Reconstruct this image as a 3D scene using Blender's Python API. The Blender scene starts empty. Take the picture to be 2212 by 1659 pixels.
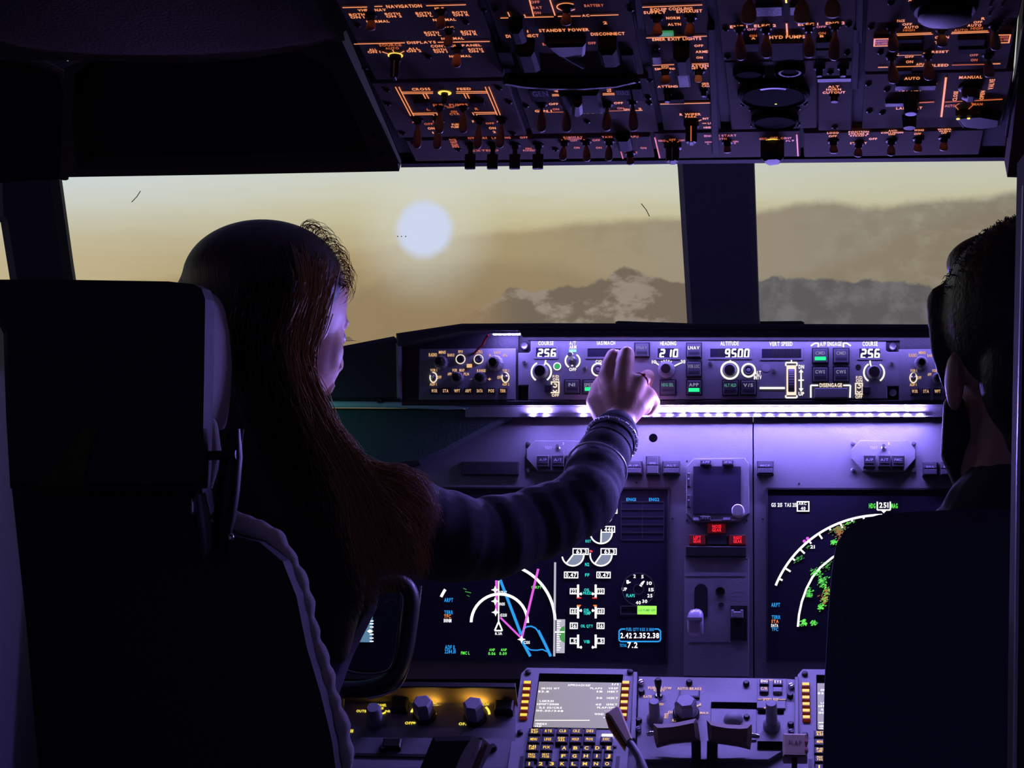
import bpy, bmesh, math, random
import numpy as np
from mathutils import Vector, Matrix

R = math.radians
rnd = random.Random(7)
sc = bpy.context.scene
COL = sc.collection

# ------------------------------------------------------------------ camera, world, exposure
FPX, CX, CY = 5000.0, 1106.0, 829.5            # focal length and centre for the 2212 x 1659 frame
CAM = Vector((0.141, 0.0, 1.0))
cd = bpy.data.cameras.new('camera')
cam = bpy.data.objects.new('camera', cd); COL.objects.link(cam)
cam.location = CAM
cam.rotation_euler = (R(90 + 1.38), 0, R(7.45))
cd.sensor_width = 36.0
cd.lens = 36.0 * FPX / 2212.0
cd.clip_start = 0.02; cd.clip_end = 100
sc.camera = cam
CR = cam.rotation_euler.to_matrix()
vs = sc.view_settings
sc.display_settings.display_device = 'sRGB'
vs.view_transform = 'Standard'; vs.look = 'None'; vs.gamma = 1.0; vs.use_curve_mapping = False
vs.exposure = 0.0
sc.cycles.use_denoising = True
sc.cycles.max_bounces = 6
sc.cycles.sample_clamp_indirect = 4.0
w = bpy.data.worlds.new('dim_cabin'); sc.world = w; w.use_nodes = True
w.node_tree.nodes['Background'].inputs[0].default_value = (0.36, 0.31, 1.0, 1)
w.node_tree.nodes['Background'].inputs[1].default_value = 0.12

LED_COL = (0.30, 0.225, 1.0)
LED_LOW, LED_TOP = 4000.0, 330.0                 # radiance of the light-strip chips

def area_lamp(name, loc, aim, sx, sy, power, col):
    l = bpy.data.lights.new(name, 'AREA'); l.shape = 'RECTANGLE'; l.size = sx; l.size_y = sy
    l.energy = power; l.color = col
    o = bpy.data.objects.new(name, l); COL.objects.link(o)
    o.location = loc
    o.rotation_euler = (Vector(aim) - Vector(loc)).to_track_quat('-Z', 'Y').to_euler()
    return o

# ------------------------------------------------------------------ geometry of the view: pixel rays meet real planes
def ray(px, py):
    return (CR @ Vector(((px - CX) / FPX, (CY - py) / FPX, -1.0)))

def P3(px, py, Y):
    d = ray(px, py)
    return CAM + d * (Y / d.y)

def mpp(Y):
    return Y / FPX / 0.992

class Frame:
    def __init__(s, o, u, v):
        s.o, s.u, s.v = Vector(o), Vector(u).normalized(), Vector(v).normalized()
        s.n = s.u.cross(s.v)
        s.M = Matrix.Translation(s.o) @ Matrix((s.u, s.v, s.n)).transposed().to_4x4()
    def at(s, px, py, w=0.0):
        d = ray(px, py)
        t = (s.o + s.n * w - CAM).dot(s.n) / d.dot(s.n)
        p = CAM + d * t - s.o
        return p.dot(s.u), p.dot(s.v)
    def k(s, px, py):                            # metres across one pixel here
        return s.at(px + 1, py)[0] - s.at(px, py)[0]
    def rect(s, x0, y0, x1, y1, w=0.0):
        xm, ym = (x0 + x1) / 2, (y0 + y1) / 2
        return s.at(x0, ym, w)[0], s.at(x1, ym, w)[0], s.at(xm, y1, w)[1], s.at(xm, y0, w)[1]
    def pt(s, a, b, c):
        return s.o + s.u * a + s.v * b + s.n * c

def tilted(px, py, Y, deg):                      # upright panel, top leaning away by deg
    return Frame(P3(px, py, Y), (1, 0, 0), (0, math.sin(R(deg)), math.cos(R(deg))))

FM = tilted(1533, 800, 3.10, 4)                  # mode control panel
FP = tilted(1533, 905, 3.146, 9.5)                # main instrument panel
FC = tilted(1533, 1445, 3.06, 52)                # forward pedestal with the keyboards
FL = tilted(930, 1515, 3.00, 48)                 # lower left lighting panel
FO = Frame(P3(1500, 350, 2.60), (1, 0, 0), (0, -math.cos(R(12.4)), math.sin(R(12.4))))   # overhead, underside
WORLD = Frame((0, 0, 0), (1, 0, 0), (0, 1, 0))

# ------------------------------------------------------------------ materials
def lin(h):
    h = h.lstrip('#')
    c = [int(h[i:i + 2], 16) / 255 for i in (0, 2, 4)]
    return tuple(x / 12.92 if x <= .04045 else ((x + .055) / 1.055) ** 2.4 for x in c)

MATS = {}
def mat(name, hexc, rough=.5, metal=0.0, bump=0.0, scale=120.0, var=.12, spec=.5, stretch=None):
    m = bpy.data.materials.new(name); m.use_nodes = True
    nt = m.node_tree; N = nt.nodes; L = nt.links
    b = N['Principled BSDF']
    c = lin(hexc)
    tc = N.new('ShaderNodeTexCoord'); mp = N.new('ShaderNodeMapping'); no = N.new('ShaderNodeTexNoise')
    L.new(tc.outputs['Object'], mp.inputs[0]); L.new(mp.outputs[0], no.inputs['Vector'])
    if stretch: mp.inputs['Scale'].default_value = stretch
    no.inputs['Scale'].default_value = scale; no.inputs['Detail'].default_value = 4
    mx = N.new('ShaderNodeMix'); mx.data_type = 'RGBA'
    mx.inputs[6].default_value = (*[x * (1 - var) for x in c], 1)
    mx.inputs[7].default_value = (*[min(1, x * (1 + var)) for x in c], 1)
    L.new(no.outputs[0], mx.inputs[0]); L.new(mx.outputs[2], b.inputs['Base Color'])
    b.inputs['Roughness'].default_value = rough; b.inputs['Metallic'].default_value = metal
    b.inputs['Specular IOR Level'].default_value = spec
    if bump:
        bp = N.new('ShaderNodeBump'); bp.inputs['Strength'].default_value = bump; bp.inputs['Distance'].default_value = .002
        L.new(no.outputs[0], bp.inputs['Height']); L.new(bp.outputs[0], b.inputs['Normal'])
    MATS[name] = m
    return m

def emis(name, hexc, strength=1.0, base='101010', sample=False):
    m = bpy.data.materials.new(name); m.use_nodes = True
    b = m.node_tree.nodes['Principled BSDF']
    b.inputs['Base Color'].default_value = (*lin(base), 1)
    b.inputs['Roughness'].default_value = .5
    b.inputs['Emission Color'].default_value = (*lin(hexc), 1)
    b.inputs['Emission Strength'].default_value = strength
    if not sample: m.cycles.emission_sampling = 'NONE'
    MATS[name] = m
    return m

PANEL = mat('grey_panel_paint', '8a8a8e', .55, bump=.15, scale=600)
PANELM = mat('main_panel_paint', '66666c', .6, bump=.15, scale=600)
PANEL2 = mat('grey_panel_paint_lower', '77777c', .6, bump=.15, scale=600)
MCPM = mat('grey_face_paint', '77777f', .5, bump=.1, scale=800)
OVH = mat('overhead_grey_paint', '6a5f59', .85, bump=.12, scale=700, spec=.08)
OVL = mat('overhead_lens', '332f30', .8, spec=.08)
OVHD = mat('overhead_dark_frame', '18171a', .8, spec=.2)
BLACK = mat('black_plastic', '0c0c10', .5)
DARK = mat('dark_plastic', '1c1c24', .55, bump=.2, scale=300)
HOOD = mat('hood_leatherette', '32323e', .7, bump=.5, scale=500)
KEYM = mat('key_cap', '2a2a33', .45)
BTN = mat('button_cap', '4a4a55', .4)
KNOB = mat('knob_black', '15141a', .5, spec=.25)
KNOBG = mat('knob_grey', '8d8a94', .45)
METAL = mat('bare_metal', 'b5b5bd', .3, 1.0)
CHROME = mat('chrome', 'd0d0d8', .15, 1.0)
GLASS = mat('display_glass', '201d30', .4, spec=.3, var=.05)
GAUGE = mat('gauge_glass', '141c20', .9, spec=.03)
SLOT = mat('matte_black_slot', '050507', .95, spec=0.0)
GUARD = mat('switch_guard_black', '121114', .7, spec=.15)
TAN = mat('tan_handle', 'c9b39c', .55, bump=.1)
TANB = mat('brown_lever_grip', '8f7c6c', .55, bump=.1)
AMBERP = mat('amber_toggle_tip', 'cf7f4c', .5)
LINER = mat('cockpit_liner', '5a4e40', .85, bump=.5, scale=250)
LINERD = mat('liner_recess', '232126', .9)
POST = mat('hazed_post_paint', '8c8aa6', .8)  # bluish haze over the centre post put into its paint
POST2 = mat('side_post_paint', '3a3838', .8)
TEAL = mat('teal_lit_trim', '9fc4c6', .6)  # teal light under the glareshield put into the trim colour
SHADEM = mat('side_shade', '3b4a4c', .8, bump=.4, scale=300)
SEATB2 = mat('hazed_right_seat_shell', '50506a', .8, bump=.3, scale=200)  # violet haze over the right seat put into a paler shell colour
SEATB = mat('seat_back_shell', '30303a', .75, bump=.3, scale=200)
FLEECE = mat('fleece_cover', 'ece8ee', .95, bump=1.0, scale=700, var=.3)
OLIVE = mat('olive_reflection', '5a5222', .85)
FLEECE.node_tree.nodes['Principled BSDF'].inputs['Sheen Weight'].default_value = 1.0
HAIRD = mat('shaded_hair_strand', '33221e', .6, var=.3)  # shade on the back hair put into a darker strand colour
SKIN = mat('skin', 'd2a08a', .5, bump=.12, scale=300, var=.06)
SWEAT = mat('navy_sweater', '2a2a3c', .9, bump=.6, scale=900, stretch=(1, 1, 1))
JACKET = mat('dark_jacket', '3a3a4c', .85, bump=.4, scale=500)
HAIR = mat('dark_brown_hair', '443432', .5, bump=.8, scale=60, stretch=(12, 12, 1), var=.4)
HAIRS = mat('lit_hair_strand', 'b08a58', .6, var=.3)  # warm light on the front hair put into a paler brown
HAIRB = mat('black_hair', '2a2630', .5, bump=.6, scale=200)
SILVER = mat('silver_jewellery', 'f2f0f6', .4, .35)
COPPER = mat('rose_ring', '8a3f35', .35, .7)
REDW = mat('red_wire', 'c01828', .5)
FLOORM = mat('cockpit_floor', '1d1b20', .85, bump=.3, scale=200)
LETF = mat('faded_lettering', '9a94a8', .7)

E_ORANGE = emis('backlit_orange_lettering', 'ff9a63', 1.05)
E_ORDIM = emis('backlit_orange_lettering_dim', 'e2703f', .75)
E_RING = emis('backlit_yellow_ring', 'ffd75a', 1.2)
E_TIP = emis('lit_toggle_tip', 'ff8a55', .10, base='8a5138')  # faint glow stands in for light caught by the translucent tip
E_WHITE = emis('backlit_white_lettering', 'fff6f2', 1.3)
E_CREAM = emis('backlit_cream_lettering', 'ffe9cf', 1.1)
E_AMB = emis('backlit_amber_lettering', 'ffc78a', .85)
E_DIMW = emis('dim_button_lettering', 'b8b4d8', .55)
E_DIGIT = emis('display_digits', 'ffffff', 1.4)
E_GREEN = emis('green_light_bar', '25f08e', 1.2)
E_GREEND = emis('green_lamp', '2fc06a', .8)
E_CYAN = emis('cyan_light_bar', 'a8ffff', 1.1)
E_YEL = emis('backlit_yellow_lettering', 'ffe650', 1.15)
E_KEY = emis('backlit_key_yellow', 'ffd02a', 1.1)
E_KEYR = emis('key_red_glow', '8a2a12', .35)
S_W = emis('screen_white', 'ffffff', 1.2)
S_G = emis('screen_grey', '8a93ad', .9)
S_LG = emis('screen_light_grey', 'b9b7c8', 1.0)
S_BLUE = emis('screen_blue', '2a9bea', 1.05)
S_CY = emis('screen_cyan', '35e0d8', 1.05)
S_MG = emis('screen_magenta', 'e05ee0', 1.05)
S_GR = emis('screen_green', '6af05a', 1.05)
S_LIME = emis('screen_lime', 'a4ff5c', 1.1)
S_GD = emis('screen_dark_green', '4fae52', .8)
S_OR = emis('screen_orange', 'ff8a40', 1.05)
S_RED = emis('screen_red', 'ff4a4a', 1.05)
S_BR = emis('screen_brown', 'b87a4a', .8)
S_SKY = emis('screen_sky', '5f86a8', .9)
S_LINE = emis('screen_dim_line', '3c3858', .4)
S_BLACK = emis('screen_black', '12101c', .6)
E_RED = emis('red_gear_lamp', 'ff2430', 1.3)
E_REDD = emis('red_lamp_body', '5a0c12', .5)
E_CDU = emis('keyboard_screen', 'a39d97', .80)
E_EXEC = emis('white_lamp', 'ffffff', 3.0)
def led_mat(name, s):
    m = emis(name, 'ffffff', s, sample=True)
    m.node_tree.nodes['Principled BSDF'].inputs['Emission Color'].default_value = (*LED_COL, 1)
    return m
E_LEDL = led_mat('light_strip_chip', LED_LOW)
E_LEDT = led_mat('light_strip_chip_top', LED_TOP)

# ------------------------------------------------------------------ glyphs
def build_glyphs():
    chars = 'ABCDEFGHIJKLMNOPQRSTUVWXYZ0123456789/-+.<>[]()&°:'
    obs = []
    for ch in chars:
        cu = bpy.data.curves.new('glyph', 'FONT'); cu.body = ch; cu.size = 1.0; cu.resolution_u = 2; cu.offset = .028
        o = bpy.data.objects.new('glyph', cu); COL.objects.link(o); obs.append(o)
    dg = bpy.context.evaluated_depsgraph_get()
    G = {}
    for ch, o in zip(chars, obs):
        me = o.evaluated_get(dg).to_mesh()
        vs_ = [(v.co.x, v.co.y) for v in me.vertices]
        fs = [tuple(p.vertices) for p in me.polygons]
        x0 = min(v[0] for v in vs_); x1 = max(v[0] for v in vs_)
        G[ch] = ([(x - x0, y) for x, y in vs_], fs, x1 - x0)
        o.evaluated_get(dg).to_mesh_clear()
    for o in obs:
        cu = o.data; bpy.data.objects.remove(o); bpy.data.curves.remove(cu)
    return G
GLYPH = build_glyphs()

def lay_text(s):
    """points and faces of a line of text, normalised to a unit box"""
    x = 0; V = []; F = []
    for ch in s:
        if ch == ' ': x += .34; continue
        g = GLYPH.get(ch)
        if not g: continue
        k = len(V)
        V += [(a + x, b) for a, b in g[0]]; F += [tuple(i + k for i in f) for f in g[1]]
        x += g[2] + .11
    x -= .11
    return [(a / max(x, .05), b / .70) for a, b in V], F

# seven-segment digits, slanted
SEGS = {'0': 'abcdef', '1': 'bc', '2': 'abged', '3': 'abgcd', '4': 'fgbc', '5': 'afgcd', '6': 'afgedc', '7': 'abc', '8': 'abcdefg', '9': 'abcdfg'}
SEGP = {'a': (0, 1, 1, 1), 'b': (1, 1, 1, .5), 'c': (1, .5, 1, 0), 'd': (0, 0, 1, 0), 'e': (0, .5, 0, 0), 'f': (0, 1, 0, .5), 'g': (0, .5, 1, .5)}

# ------------------------------------------------------------------ mesh collector
class MB:
    def __init__(s, fr=WORLD):
        s.V = []; s.F = []; s.fr = fr
    def add(s, V, F):
        k = len(s.V); s.V += [tuple(v) for v in V]; s.F += [tuple(i + k for i in f) for f in F]
        return s
    def box(s, a0, a1, b0, b1, c0, c1, ch=0.0):
        if ch <= 0:
            V = [(a, b, c) for c in (c0, c1) for b in (b0, b1) for a in (a0, a1)]
            return s.add(V, [(0, 2, 3, 1), (4, 5, 7, 6), (0, 1, 5, 4), (2, 6, 7, 3), (0, 4, 6, 2), (1, 3, 7, 5)])
        return s.prism([(a0, b0), (a1, b0), (a1, b1), (a0, b1)], c0, c1, ch)
    def prism(s, pts, c0, c1, ch=0.0, both=False):
        """polygon (counter-clockwise) drawn out from c0 to c1, the c1 rim chamfered by ch"""
        n = len(pts)
        def inset(d):
            out = []
            for i in range(n):
                p = Vector(pts[i]); a = Vector(pts[i - 1]); b = Vector(pts[(i + 1) % n])
                e1 = (p - a).normalized(); e2 = (b - p).normalized()
                n1 = Vector((-e1.y, e1.x)); n2 = Vector((-e2.y, e2.x))
                m = n1 + n2
                m = m / max(m.length_squared, .3) * 2 if m.length > 1e-6 else n1
                out.append(p + m * d)
            return out
        rings = []
        if both and ch: rings.append([(p.x, p.y, c0) for p in inset(ch)]); rings.append([(x, y, c0 + ch) for x, y in pts])
        else: rings.append([(x, y, c0) for x, y in pts])
        if ch:
            rings.append([(x, y, c1 - ch) for x, y in pts]); rings.append([(p.x, p.y, c1) for p in inset(ch)])
        else: rings.append([(x, y, c1) for x, y in pts])
        V = [v for r in rings for v in r]; F = [tuple(range(n))[::-1]]
        for k in range(len(rings) - 1):
            for i in range(n):
                j = (i + 1) % n
                F.append((k * n + i, k * n + j, (k + 1) * n + j, (k + 1) * n + i))
        F.append(tuple(range((len(rings) - 1) * n, len(rings) * n)))
        return s.add(V, F)
    def lathe(s, a, b, prof, n=24, flute=0, amp=0.0, flat=1.0):
        """profile [(radius, height)] turned about the panel normal at (a, b)"""
        V = []; F = []
        for r, h in prof:
            for i in range(n):
                t = 2 * math.pi * i / n
                rr = r * (1 + (amp * math.cos(flute * t) if flute else 0))
                V.append((a + rr * math.cos(t), b + rr * math.sin(t) * flat, h))
        m = len(prof)
        for k in range(m - 1):
            for i in range(n):
                j = (i + 1) % n
                F.append((k * n + i, k * n + j, (k + 1) * n + j, (k + 1) * n + i))
        F.append(tuple(range(n))[::-1]); F.append(tuple(range((m - 1) * n, m * n)))
        return s.add(V, F)
    def tube(s, P, r, n=8, closed=False):
        P = [Vector(p) for p in P]; m = len(P)
        rr = r if isinstance(r, (list, tuple)) else [r] * m
        V = []; F = []
        up = Vector((0.13, 0.31, 0.94))
        for i in range(m):
            t = (P[(i + 1) % m] - P[i - 1]) if closed else (P[min(i + 1, m - 1)] - P[max(i - 1, 0)])
            t.normalize()
            x = t.cross(up)
            if x.length < .05: x = t.cross(Vector((1, 0, 0)))
            x.normalize(); y = t.cross(x)
            for k in range(n):
                an = 2 * math.pi * k / n
                V.append(P[i] + (x * math.cos(an) + y * math.sin(an)) * rr[i])
        for i in range(m if closed else m - 1):
            q = (i + 1) % m
            for k in range(n):
                j = (k + 1) % n
                F.append((i * n + k, i * n + j, q * n + j, q * n + k))
        if not closed:
            F.append(tuple(range(n))[::-1]); F.append(tuple(range((m - 1) * n, m * n)))
        return s.add(V, F)
    def ell(s, c, r, n=20, m=12, M=None):
        c = Vector(c); r = (r, r, r) if not isinstance(r, (tuple, list)) else r
        V = []; F = []
        for i in range(1, m):
            th = math.pi * i / m
            for k in range(n):
                ph = 2 * math.pi * k / n
                p = Vector((r[0] * math.sin(th) * math.cos(ph), r[1] * math.sin(th) * math.sin(ph), r[2] * math.cos(th)))
                V.append(c + (M @ p if M else p))
        q = Vector((0, 0, r[2])); top = c + (M @ q if M else q); bot = c - (M @ q if M else q)
        V += [top, bot]; T = len(V) - 2
        for i in range(m - 2):
            for k in range(n):
                j = (k + 1) % n
                F.append((i * n + k, (i + 1) * n + k, (i + 1) * n + j, i * n + j))
        for k in range(n):
            j = (k + 1) % n
            F.append((T, k, j)); F.append((T + 1, (m - 2) * n + j, (m - 2) * n + k))
        return s.add(V, F)
    def limb(s, P, r, n=16):
        """spheres joined by tapering sleeves"""
        P = [Vector(p) for p in P]
        for p, q in zip(P, r): s.ell(p, q, n, 10)
        for i in range(len(P) - 1):
            if (P[i + 1] - P[i]).length > 1e-4: s.tube([P[i], P[i + 1]], [r[i], r[i + 1]], n)
        return s
    # ---- drawn on the frame from pixel measures
    def pbox(s, x0, y0, x1, y1, c0, c1, ch=0.0):
        a0, a1, b0, b1 = s.fr.rect(x0, y0, x1, y1); return s.box(a0, a1, b0, b1, c0, c1, ch)
    def ppoly(s, pts, c0, c1, ch=0.0, both=False):
        q = [s.fr.at(*p) for p in pts]
        ar = sum(q[i - 1][0] * q[i][1] - q[i][0] * q[i - 1][1] for i in range(len(q)))
        if ar < 0: q = q[::-1]
        return s.prism(q, c0, c1, ch, both)
    def pframe(s, x0, y0, x1, y1, t, c0, c1):
        """rectangular rim, t pixels wide"""
        a0, a1, b0, b1 = s.fr.rect(x0, y0, x1, y1); d = t * s.fr.k((x0 + x1) / 2, (y0 + y1) / 2)
        s.box(a0, a1, b0, b0 + d, c0, c1); s.box(a0, a1, b1 - d, b1, c0, c1)
        s.box(a0, a0 + d, b0 + d, b1 - d, c0, c1); return s.box(a1 - d, a1, b0 + d, b1 - d, c0, c1)
    def pline(s, x0, y0, x1, y1, wpx, c=.0006, h=.0004):
        a = Vector(s.fr.at(x0, y0)); b = Vector(s.fr.at(x1, y1)); d = (b - a)
        if d.length < 1e-7: return s
        d.normalize(); nn = Vector((-d.y, d.x)) * wpx * s.fr.k(x0, y0) / 2
        return s.prism([tuple(a - nn), tuple(b - nn), tuple(b + nn), tuple(a + nn)], c, c + h)
    def ppath(s, pts, wpx, c=.0006, h=.0004):
        for p, q in zip(pts, pts[1:]): s.pline(*p, *q, wpx, c, h)
        return s
    def parc(s, cx, cy, r, wpx, a0=0, a1=360, c=.0006, h=.0004, n=0):
        a, b = s.fr.at(cx, cy); k = s.fr.k(cx, cy); r0, r1 = (r - wpx / 2) * k, (r + wpx / 2) * k
        n = n or max(6, int(abs(a1 - a0) / 9)); V = []; F = []
        for i in range(n + 1):
            t = R(a0 + (a1 - a0) * i / n)
            for rr, hh in ((r0, c), (r1, c), (r1, c + h), (r0, c + h)):
                V.append((a + rr * math.cos(t), b + rr * math.sin(t), hh))
        for i in range(n):
            for j in range(4):
                F.append((i * 4 + j, i * 4 + (j + 1) % 4, i * 4 + 4 + (j + 1) % 4, i * 4 + 4 + j))
        F.append((3, 2, 1, 0)); F.append((n * 4, n * 4 + 1, n * 4 + 2, n * 4 + 3))
        return s.add(V, F)
    def pdisc(s, cx, cy, r, c0, c1, n=24, ch=0.0):
        a, b = s.fr.at(cx, cy); q = r * s.fr.k(cx, cy)
        return s.lathe(a, b, [(q, c0), (q, c1 - ch), (q - ch, c1)] if ch else [(q, c0), (q, c1)], n)
    def plathe(s, cx, cy, prof, n=24, flute=0, amp=0.0):
        a, b = s.fr.at(cx, cy); k = s.fr.k(cx, cy)
        return s.lathe(a, b, [(r * k, h) for r, h in prof], n, flute, amp)
    def ptext(s, t, x0, x1, y0, y1, c=.0006, rot=0):
        V, F = lay_text(t)
        if not V: return s
        a0, a1, b0, b1 = s.fr.rect(x0, y0, x1, y1)
        if rot == 0: W = [(a0 + x * (a1 - a0), b0 + y * (b1 - b0), c) for x, y in V]
        elif rot > 0: W = [(a1 - y * (a1 - a0), b0 + x * (b1 - b0), c) for x, y in V]
        else: W = [(a0 + y * (a1 - a0), b1 - x * (b1 - b0), c) for x, y in V]
        return s.add(W, F)
    def pseg(s, t, x0, x1, y0, y1, c=.0006, tw=.20):
        a0, a1, b0, b1 = s.fr.rect(x0, y0, x1, y1)
        n = len(t); pitch = (a1 - a0) / (n - .28); dw = pitch * .66; H = b1 - b0; th = dw * tw
        for i, ch in enumerate(t):
            for g in SEGS.get(ch, ''):
                xa, ya, xb, yb = SEGP[g]
                def q(x, y): return (a0 + i * pitch + x * dw * .86 + y * dw * .16, b0 + y * H)
                A = Vector(q(xa, ya)); B = Vector(q(xb, yb)); d = (B - A).normalized(); nn = Vector((-d.y, d.x)) * th
                A = A + d * th * .2; B = B - d * th * .2
                s.prism([tuple(A - nn), tuple(B - nn), tuple(B + d * th * .6), tuple(B + nn), tuple(A + nn), tuple(A - d * th * .6)], c, c + .0003)
        return s
    def labels(s, rows, c=.0006):
        for r in rows:
            if r[0] == '|': s.pline(*r[1:5], r[5] if len(r) > 5 else 2.2, c)
            elif len(r) == 6: s.ptext(*r[:5], c=c, rot=r[5])
            else: s.ptext(*r, c=c)
        return s
    def mesh(s, name, m, smooth=False, angle=40):
        me = bpy.data.meshes.new(name); me.from_pydata([tuple(v) for v in s.V], [], s.F)
        me.materials.append(m)
        me.validate()
        if smooth:
            me.shade_smooth()
            try: me.set_sharp_from_angle(angle=R(angle))
            except Exception: pass
        me.update()
        return me

# ------------------------------------------------------------------ objects
WM = {}
def setup(o, label=None, cat=None, group=None, kind=None):
    for k, v in (('label', label), ('category', cat), ('group', group), ('kind', kind)):
        if v: o[k] = v
    return o

def place(o, M, parent=None):
    COL.objects.link(o)
    if parent is not None:
        o.parent = parent; o.matrix_basis = WM[parent.name].inverted() @ M
    else: o.matrix_basis = M
    WM[o.name] = M.copy()
    return o

def thing(name, label, cat, M, group=None, kind=None):
    o = bpy.data.objects.new(name, None); o.empty_display_size = .02
    place(o, M if isinstance(M, Matrix) else Matrix.Translation(M))
    return setup(o, label, cat, group, kind)

def clusters(mb):
    """the collector split where its loose pieces stand apart, so that each lands in a part of its own"""
    n = len(mb.V)
    if n > 60000: return [mb]
    par = list(range(n))
    def find(i):
        while par[i] != i: par[i] = par[par[i]]; i = par[i]
        return i
    for f in mb.F:
        r = find(f[0])
        for j in f[1:]: par[find(j)] = r
    root = np.array([find(i) for i in range(n)]); ids, isl = np.unique(root, return_inverse=True); k = len(ids)
    if k < 2 or k > 1500: return [mb]
    P = np.array([tuple(v) for v in mb.V]); lo = np.full((k, 3), np.inf); hi = -lo
    np.minimum.at(lo, isl, P); np.maximum.at(hi, isl, P)
    size = (hi - lo).max(axis=1)
    gap = np.maximum(0, np.maximum(lo[:, None] - hi[None], lo[None] - hi[:, None]))
    near = np.sqrt((gap ** 2).sum(axis=2)) <= np.maximum(.0195, .49 * np.maximum(size[:, None], size[None]))
    lab = np.full(k, -1); c = 0
    for i in range(k):
        if lab[i] >= 0: continue
        st = [i]; lab[i] = c
        while st:
            q = st.pop()
            for j in np.nonzero(near[q] & (lab < 0))[0]: lab[j] = c; st.append(int(j))
        c += 1
    if c == 1: return [mb]
    out = []; vl = lab[isl]
    for q in range(c):
        idx = np.nonzero(vl == q)[0]; mp = {int(v): t for t, v in enumerate(idx)}
        o = MB(mb.fr); o.V = [mb.V[i] for i in idx]; o.F = [tuple(mp[i] for i in f) for f in mb.F if vl[f[0]] == q]
        out.append(o)
    return out

def part(parent, name, mb, m, M=None, label=None, smooth=False, kind=None, angle=40):
    if isinstance(mb, MB) and not kind:
        cl = clusters(mb)
        if len(cl) > 1:
            obs = [part(parent, name, q, m, M, label, smooth, 'whole', angle) for q in cl]
            return obs[0]
    if kind == 'whole': kind = None
    me = mb.mesh(name, m, smooth, angle) if isinstance(mb, MB) else mb
    if M is None: M = mb.fr.M if isinstance(mb, MB) else WM[parent.name]
    o = bpy.data.objects.new(name, me); place(o, M, parent)
    return setup(o, label, kind=kind)

def solo(name, mb, m, label=None, cat=None, group=None, kind=None, smooth=False, angle=40):
    o = bpy.data.objects.new(name, mb.mesh(name, m, smooth, angle)); place(o, mb.fr.M)
    return setup(o, label, cat, group, kind)

def base(fr, px, py):
    return fr.M @ Matrix.Translation((*fr.at(px, py), 0))

def dup(root, M, label=None):
    """a copy of a thing with copies of its parts and sub-parts, set at M"""
    r = root.copy(); COL.objects.link(r); r.matrix_basis = M; WM[r.name] = M.copy()
    if label: r['label'] = label
    for ch in list(root.children):
        c = ch.copy(); COL.objects.link(c); c.parent = r; WM[c.name] = M @ ch.matrix_basis
        for g in list(ch.children):
            d = g.copy(); COL.objects.link(d); d.parent = c; WM[d.name] = WM[c.name] @ g.matrix_basis
    return r

def organic(mb, voxel, smooth_it=6, fac=.5, region=None, rit=10):
    """one continuous surface grown over overlapping volumes"""
    me = bpy.data.meshes.new('tmp'); me.from_pydata([tuple(v) for v in mb.V], [], mb.F)
    o = bpy.data.objects.new('tmp', me); COL.objects.link(o)
    rm = o.modifiers.new('r', 'REMESH'); rm.mode = 'VOXEL'; rm.voxel_size = voxel; rm.adaptivity = 0
    sm = o.modifiers.new('s', 'SMOOTH'); sm.iterations = smooth_it; sm.factor = fac
    dg = bpy.context.evaluated_depsgraph_get()
    out = bpy.data.meshes.new_from_object(o.evaluated_get(dg))
    bpy.data.objects.remove(o); bpy.data.meshes.remove(me)
    if region:
        bm = bmesh.new(); bm.from_mesh(out)
        vv = [v for v in bm.verts if region(v.co)]
        for _ in range(rit): bmesh.ops.smooth_vert(bm, verts=vv, factor=.5, use_axis_x=True, use_axis_y=True, use_axis_z=True)
        bm.to_mesh(out); bm.free()
    out.shade_smooth()
    return out

def catmull(P, n):
    P = [Vector(p) for p in P]; out = []
    for i in range(len(P) - 1):
        a, b, c, d = P[max(i - 1, 0)], P[i], P[i + 1], P[min(i + 2, len(P) - 1)]
        for k in range(n):
            t = k / n
            out.append(.5 * ((2 * b) + (c - a) * t + (2 * a - 5 * b + 4 * c - d) * t * t + (3 * b - a - 3 * c + d) * t ** 3))
    out.append(P[-1].copy())
    return out

# ================================================================== the setting
# ---- projection screen outside the windows, showing hazy mountains and a low sun
SCX, SCY, SCR = 0.141, 1.6, 4.4
def screen_hit(px, py):
    d = ray(px, py); ox, oy = CAM.x - SCX, CAM.y - SCY
    a = d.x ** 2 + d.y ** 2; b = 2 * (ox * d.x + oy * d.y); c = ox * ox + oy * oy - SCR ** 2
    t = (-b + math.sqrt(b * b - 4 * a * c)) / (2 * a)
    p = CAM + d * t
    return math.atan2(p.x - SCX, p.y - SCY), p.z
a_l, _ = screen_hit(0, 530); a_r, _ = screen_hit(2212, 530)
_, z_t = screen_hit(1106, 340); _, z_b = screen_hit(1106, 720)

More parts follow.
